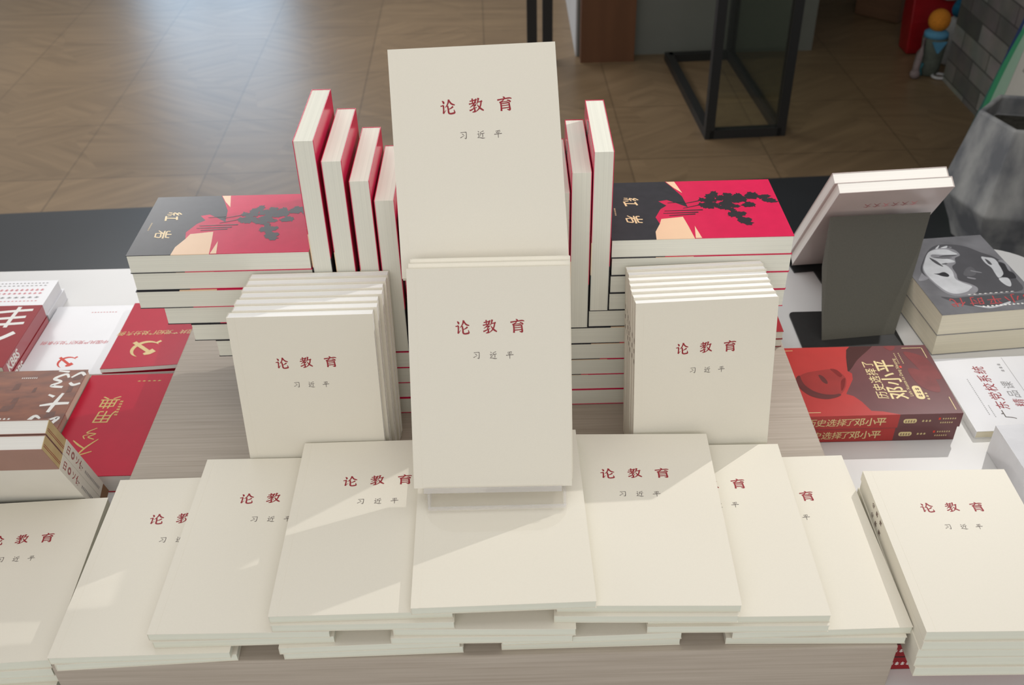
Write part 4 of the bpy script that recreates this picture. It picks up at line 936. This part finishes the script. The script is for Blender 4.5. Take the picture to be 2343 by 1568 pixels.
for k_, yy, xx, ss in (('hong', .066, .020, .042), ('shi', .018, .021, .040), ('xun', -.030, .025, .046), ('dot', -.072, .016, .022)):
    brush(tl, script[k_], -(wB / 2 - xx) - ss / 2, -yy - ss / 2, ss, WHITEINK, z, B0, wk=1.15)
rows(tl, -.010, .012, .070, .003, WHITEINK, z, 8); rows(tl, -.020, .008, -.014, .003, WHITEINK, z, 5); rows(tl, -.022, .010, -.045, .006, WHITEINK, z, 3)
pr = MB(); q = random.Random(11)
for k_ in range(26):
    cx, cy = q.uniform(-.07, .068), q.uniform(-.08, .078); ww, hh = q.uniform(.002, .007), q.uniform(.004, .010)
    pr.flat([(cx - ww, cy - hh), (cx + ww, cy - hh * .8), (cx + ww * .8, cy + hh), (cx - ww * .7, cy + hh * .7)], z - 4e-5 + k_ * 1e-6, RUSSETDARK)
plain_book('russet_paperback', flatpose(-.5765 - wB / 2, .1270 + hB / 2, T + .0003, 0), wB, hB, tB, BROWNCARD, PAGEC, 'russet brown book with large white brush script at the left edge', None, [('cover_print', pr), ('title_lettering', tl)])

# red book with big white strokes (two), behind the brown one
def sunny(z0, top, label, dx):
    w, h, t = .150, .1500, .0208
    tl = MB(); z = t + LIFT; pts = []
    if top:
        st = [[(4, 20, 9), (50, 16, 9), (96, 14, 9)], [(10, 50, 9), (50, 46, 9), (92, 42, 9)], [(2, 84, 9), (50, 80, 9), (98, 74, 9)], [(50, 0, 9), (48, 50, 9), (44, 100, 9)]]
        brush(tl, st, -(w / 2 - .034) - .026, -.045 - .026, .052, WHITEINK, z, Matrix.Rotation(pi, 4, 'Z'), wk=1.25)
        ring = [(-.002 + w / 2 - .075 + .017 * cos(radians(a)), .052 + .012 * sin(radians(a))) for a in range(0, 360, 15)]; tl.flat(ring, z + 2e-5, WHITEINK)
        sun = [(w / 2 - .077 + .008 * cos(radians(a)), .052 + .006 * sin(radians(a))) for a in range(0, 360, 20)]; tl.flat(sun, z + 4e-5, GOLD)
        brush(tl, [[(2, 74, 16), (40, 40, 15), (98, 22, 14)]], -(w / 2 - .040) - .026, .006 - .026, .052, WHITEINK, z, Matrix.Rotation(pi, 4, 'Z'))
        brush(tl, [[(2, 60, 14), (50, 52, 14), (98, 46, 14)]], -(w / 2 - .050) - .02, .040 - .026, .045, WHITEINK, z, Matrix.Rotation(pi, 4, 'Z'))
    B = pose((w / 2 + LIFT, 0, t / 2), (0, 1, 0), (0, 0, 1), (1, 0, 0)); sp = MB()
    text(sp, 'KBBS', -h / 2 + .030, 0, .019, WHITEINK, 0, bold=.03, base=B, sx=.9)
    r = empty('red_brush_paperback', label, 'book', 'red books with white strokes', flatpose(-.6945 - w / 2 + dx, .3062 + h / 2, z0, 0))
    c, p = book_shell(r, w, h, t, REDCARD2, PAGE, None, None, .0007, .0008, groove=False)
    m = MB(); m.box(w / 2 - .0008, w / 2, -h / 2, h / 2, .0007, t - .0007, pinkred); obj('spine', m, r)
    if top: obj('title_lettering', tl, r)
    obj('spine_lettering', sp, r)
pinkred = mat('dusty_red_card', (178, 98, 104), 0.35, noise=0.04, coat=.2)
sunny(T + .0003, False, 'lower of two red books with white lettering on the spine at the left edge', .0006)
sunny(T + .0216, True, 'upper red book with bold white strokes and a yellow dot at the left edge', 0)

# two pale shrink-wrapped books at the back left
for k in range(2):
    tl = MB(); w, h, t = .17, .072, .0182; z = t + LIFT
    if k:
        for yy, m_, n_, hh in ((.028, GREYINK, 24, .002), (.021, GREYINK, 20, .002), (.008, PINKINK, 12, .005), (-.001, PINKINK, 12, .004), (-.012, GREYINK, 9, .004), (-.021, PINKINK, 16, .002)):
            rows(tl, w / 2 - .105 if n_ < 20 else w / 2 - .15, w / 2 - .012, yy, hh, m_, z, n_)
    plain_book('wrapped_reference_book', flatpose(-.6985 - w / 2 + (.0025 if k == 0 else 0), .4600 + .036 + (.004 if k == 0 else 0), T + .0003 + k * .0186, 0), w, h, t, WHITECARD, WHITECARD,
               '%s pale shrink-wrapped book at the back left of the table' % ('lower', 'upper')[k], 'pale wrapped books at back left', [('title_lettering', tl)] if k else [])

# two banded books leaning toward the camera at the left, spines to the right
l_ = radians(20.5); Y = Vector((0, -sin(l_), cos(l_))); Z = Vector((0, cos(l_), sin(l_))); X = Y.cross(Z)
for i in range(2):
    w, h, t = .150, .178, .0172
    P = Vector((-.4895, .0575, T + .003)) + Z * i * (t + .0012) + Y * (.0005 + i * .0005)
    o_ = P + Y * h / 2 - Vector((1, 0, 0)) * w / 2
    r = empty('banded_paperback', ['nearer of two leaning books with white belly bands, spine to the right', 'farther of two leaning books with white belly bands, spine to the right'][i], 'book', 'banded books leaning at the left', pose(o_, X, Y, Z))
    book_shell(r, w, h, t, MAUVECARD, PAGEW, TANCARD, MAUVECARD, .0006, .0008, groove=False)
    m = MB(); e = .0004; yb = h / 2 - .046
    m.box(-w / 2 - e, -w / 2, -h / 2 + .020, yb, -e, t + e, BANDWHITE); m.box(-w / 2, w / 2, -h / 2 + .020, yb, -e, 0, BANDWHITE); m.box(-w / 2, w / 2, -h / 2 + .020, yb, t, t + e, BANDWHITE); obj('belly_band', m, r)
    m = MB(); B = pose((-w / 2 - e - LIFT, 0, t / 2), (0, 0, 1), (0, 1, 0), (-1, 0, 0))
    for j, ch in enumerate('日◎ソ優'): text(m, ch, 0, yb - .010 - j * .0125, .0105, REDINK, 0, rot=-90, base=B, bold=.004 if j < 3 else .02)
    rows(m, -.062, -.016, 0, .0035, GREYINK, 0, 12, B @ Matrix.Rotation(radians(90), 4, 'Z'))
    obj('spine_lettering', m, r)
    m = MB(); B2 = B @ Matrix.Translation((0, 0, -e))
    for xx in (-.0035, -.0015): m.flat([(xx, yb + .001), (xx + .0006, yb + .001), (xx + .0006, h / 2 - .002), (xx, h / 2 - .002)], 0, REDINK, B2)
    m.flat([(-t / 2, -h / 2), (t / 2, -h / 2), (t / 2, -h / 2 + .020), (-t / 2, -h / 2 + .020)], 0, OCHRE, B2); obj('spine_print', m, r)
st = empty('low_metal_book_stand', 'low charcoal metal stand at the foot of the leaning banded books', 'book stand', None, Matrix.Translation((-.56, .07, T)))
inv = Matrix.Translation((.56, -.07, -T))
mb = MB(); mb.box(-.61, -.515, .0555, .112, T + .0003, T + .0026, STANDMETAL, inv); obj('base_plate', mb, st)
yy = .0535; mb = sheet([(-.61, .0565, T + .0005), (-.515, .0565, T + .0005), (-.515, .0565 - .052 * math.tan(l_), T + .052), (-.61, .0565 - .052 * math.tan(l_), T + .052)], .002, STANDMETAL); obj('back_plate', mb, st)

# ---------------------------------------------------------------- background things
# glass display case on a black frame
cs = empty('glass_display_case', 'black framed glass display case standing on the floor behind the table', 'display case', None, Matrix.Translation((.848, 3.04, FL)) @ Matrix.Rotation(radians(3.0), 4, 'Z'))
wx, wy, hh, bw = .133, .385, 1.25, .033
def bars(mb, segs):
    for a, b in segs: mb.bar(a, b, bw, BLACKMETAL)
mb = MB(); bars(mb, [((-wx, -wy, bw / 2), (wx, -wy, bw / 2)), ((-wx, wy, bw / 2), (wx, wy, bw / 2)), ((-wx, -wy - bw / 2, bw / 2), (-wx, wy + bw / 2, bw / 2)), ((wx, -wy - bw / 2, bw / 2), (wx, wy + bw / 2, bw / 2))]); obj('bottom_frame', mb, cs)
mb = MB(); bars(mb, [((-wx, -wy, hh), (wx, -wy, hh)), ((-wx, wy, hh), (wx, wy, hh)), ((-wx, -wy - bw / 2, hh), (-wx, wy + bw / 2, hh)), ((wx, -wy - bw / 2, hh), (wx, wy + bw / 2, hh))]); obj('top_frame', mb, cs)
for x, y in ((-wx, -wy), (wx, -wy), (wx, wy)):
    mb = MB(); mb.bar((x, y, bw), (x, y, hh - bw / 2), bw, BLACKMETAL); obj('post', mb, cs)
mb = MB(); mb.box(-wx + bw / 2, wx - bw / 2, -wy - .003, -wy + .003, bw, hh - bw / 2, GLASS); obj('front_pane', mb, cs)
mb = MB(); mb.box(wx - .003, wx + .003, -wy + bw / 2, wy - bw / 2, bw, hh - bw / 2, GLASS); obj('side_pane', mb, cs)

# pair of black posts (display rack) seen above the tall cream book
rk = empty('black_display_rack', 'black metal rack with two posts beyond the tall cream book', 'rack', None, Matrix.Translation((.140, 3.45, FL)))
for x in (-.032, .034):
    mb = MB(); mb.box(x - .0215, x + .0215, -.022, .022, .006, 1.3, BLACKMETAL); obj('post', mb, rk)
mb = MB(); mb.box(-.06, .06, -.07, .07, 0, .008, BLACKMETAL); obj('foot_plate', mb, rk)
mb = MB(); mb.box(-.30, .30, -.18, .18, 1.3, 1.325, BLACKMETAL); obj('shelf', mb, rk)

# toys and bags on the floor by the brick wall
ty = empty('plush_doll', 'small doll with orange head, light blue collar and grey green body by the brick wall', 'toy', None, Matrix.Translation((1.735, 3.205, FL)))
mb = MB(); mb.lathe([(.030, 0), (.040, .006), (.042, .05), (.046, .10), (.050, .150), (.040, .172), (.018, .180)], SAGE); obj('body', mb, ty)
mb = MB(); mb.lathe([(.048, .158), (.047, .174), (.030, .185)], SKYBLUE); mb.loft([[(-.03, -.052, .15), (.03, -.052, .15), (.03, -.046, .15), (-.03, -.046, .15)], [(-.003, -.054, .105), (.003, -.054, .105), (.003, -.046, .105), (-.003, -.046, .105)]], SKYBLUE, smooth=False); obj('collar', mb, ty)
mb = MB(); mb.ball((0, 0, .222), (.043, .043, .045), ORANGE); obj('head', mb, ty)
mb = MB(); mb.tube([(-.04, -.01, .15), (-.062, -.03, .10), (-.068, -.04, .05), (-.072, -.05, .02)], .014, LILAC); mb.ball((-.073, -.05, .02), .02, LILAC); obj('arm', mb, ty)
mb = MB(); mb.tube([(-.036, -.02, .003), (-.045, -.02, .03), (-.04, -.025, .055)], .007, TEAL); obj('side_trim', mb, ty)

bg = empty('red_tote_bag', 'glossy red tote bag with dark opening behind the doll', 'bag', None, Matrix.Translation((1.80, 3.47, FL)))
mb = MB(); mb.loft([[(-.085, -.05, 0.002), (.085, -.05, 0.002), (.085, .05, 0.002), (-.085, .05, 0.002)], [(-.095, -.06, .14), (.095, -.062, .15), (.092, .06, .15), (-.092, .06, .14)], [(-.10, -.045, .30), (.10, -.045, .26), (.10, .045, .28), (-.10, .045, .31)]], TOTERED, smooth=False); obj('body', mb, bg, .006)
mb = MB(); mb.ball((.02, -.012, .305), (.085, .05, .05), TOTEDARK); obj('lining', mb, bg)
mb = MB(); mb.tube([(-.07, -.062, .30), (-.03, -.072, .265), (.03, -.074, .245), (.085, -.066, .24)], .008, TRIMCREAM); mb.tube([(-.05, -.06, .325), (.01, -.066, .315), (.08, -.06, .325)], .007, TRIMCREAM); obj('piping', mb, bg)
bl = MB(); bl.loft([[(1.865 + .05 * cos(a), 3.205 + .03 * sin(a) + 0.0, FL + zz) for a in [2 * pi * i / 14 for i in range(14)]] for zz in (0.0005, .06)], LILAC); 
tag(obj('grey_plush_animal', bl, None, .01), 'small lilac grey plush on the floor right of the doll', 'toy')
bl = MB(); bl.ball((0, 0, 0), (.075, .035, .045), BLUEPLUSH); o = obj('blue_plush_fish', bl); o.location = (1.875, 3.28, FL + .262); o.rotation_euler = (0, radians(-35), 0)
tag(o, 'blue plush lying on top of the white plush by the brick wall', 'toy')
bl = MB(); bl.ball((0, 0, 0), (.115, .06, .0), WHITEPLUSH) if False else bl.lathe([(.03, 0.0005), (.05, .02), (.05, .12), (.042, .18), (.02, .20)], WHITEPLUSH); o = obj('white_plush_bear', bl); o.location = (1.855, 3.305, FL); o.rotation_euler = (0, 0, 0)
tag(o, 'white plush squeezed between the doll and the brick wall', 'toy')
bl = MB(); bl.tube([(1.765 + .028 * cos(a), 3.155 + .024 * sin(a), FL + .008) for a in [2 * pi * i / 16 for i in range(15)]], .006, WHITEPLUSH); bl.tube([(1.80 + .012 * cos(a), 3.165 + .012 * sin(a), FL + .008) for a in [2 * pi * i / 12 for i in range(12)]], .005, WHITEPLUSH)
tag(obj('cord_loops', bl), 'pale loops of cord on the floor at the corner of the brick wall', 'cord')
cr = MB(); c_, s_ = cos(radians(40)), sin(radians(40))
B = Matrix.Translation((1.80, 3.80, FL)) @ Matrix.Rotation(radians(45), 4, 'Z')
cr.box(0, .22, 0, .22, 0.0005, .5, CRATEWOOD, B); tag(obj('wooden_cabinet', cr, None, .006), 'brown wooden cabinet corner in the dark at the top right', 'cabinet')

# leaning banner board behind the planter
bn = empty('banner_board', 'white board with blue and green wavy stripes leaning behind the concrete planter', 'board', None, Matrix.Translation((1.514, 2.341, FL)))
u = Vector((.2235, .02, 1.0)); u.normalize(); vdir = Vector((.0, -.24, 0)).normalized(); nrm = u.cross(vdir).normalized()
F2 = pose((0, 0, 0.006), vdir, u, nrm if nrm.x < 0 else -nrm)
wd, hg = .245, 1.08
mb = MB(); mb.box(0, wd, 0, hg, -.006, 0, BANNERWHITE, F2); obj('board', mb, bn)
def wave(a, b): return [(a(t_ / 24), t_ / 24 * hg) for t_ in range(25)] + [(b(t_ / 24), t_ / 24 * hg) for t_ in range(24, -1, -1)]
mb = MB(); sg = 1 if F2.col[2].x < 0 else 1
def stripe(a, b, m, z):
    n = 30; vs = []
    for k in range(n + 1):
        v = k / n; vs.append((max(0, a(v)), v * hg, z)); vs.append((max(0, b(v)), v * hg, z))
    mb.add(vs, [(2 * k, 2 * k + 1, 2 * k + 3, 2 * k + 2) for k in range(n)], m, F2)
stripe(lambda v: .0, lambda v: .030 + .012 * sin(9 * v), BANNERBLUE, .0003)
stripe(lambda v: .0 + .030 * max(0, sin(11 * v + 2.5)), lambda v: .030 + .022 * sin(8 * v + 2.2), BANNERTEAL, .0006)
stripe(lambda v: .030 + .022 * sin(8 * v + 2.2), lambda v: .052 + .014 * sin(8 * v + 2.0), BANNERGREEN, .0009)
stripe(lambda v: .052 + .014 * sin(8 * v + 2.0), lambda v: .078 + .026 * sin(6 * v + .4), BANNERMINT, .0007)
obj('wave_print', mb, bn)
mb = MB()
for k in range(3): rows(mb, .13, .22, hg * .44 - k * .035, .012, BLACKINK, .0004, 9, F2)
obj('small_lettering', mb, bn)

# faceted concrete planter
pt = empty('concrete_planter', 'faceted grey concrete planter on the floor behind the table corner', 'planter', None, Matrix.Translation((1.492, 1.877, FL)))
def hexr(r, z, a0=167): return [(r * cos(radians(a0 + 60 * i)), r * sin(radians(a0 + 60 * i)), z) for i in range(6)]
z0 = -FL
mb = MB(); mb.loft([hexr(.135, 0.005), hexr(.155, .06), hexr(.205, .165), hexr(.15, .413), hexr(.132, .413), hexr(.142, .35)], CONCRETE, True, smooth=False); obj('pot', mb, pt, .006)
mb = MB(); mb.loft([hexr(.12, .30), hexr(.141, .352)], SOIL, True, smooth=False); obj('soil', mb, pt)
mb = MB(); mb.tube([(.03, -.03, .34), (.032, -.028, .55), (.05, -.02, .9), (.04, -.03, 1.3)], .028, BARK, 12); obj('trunk', mb, pt)
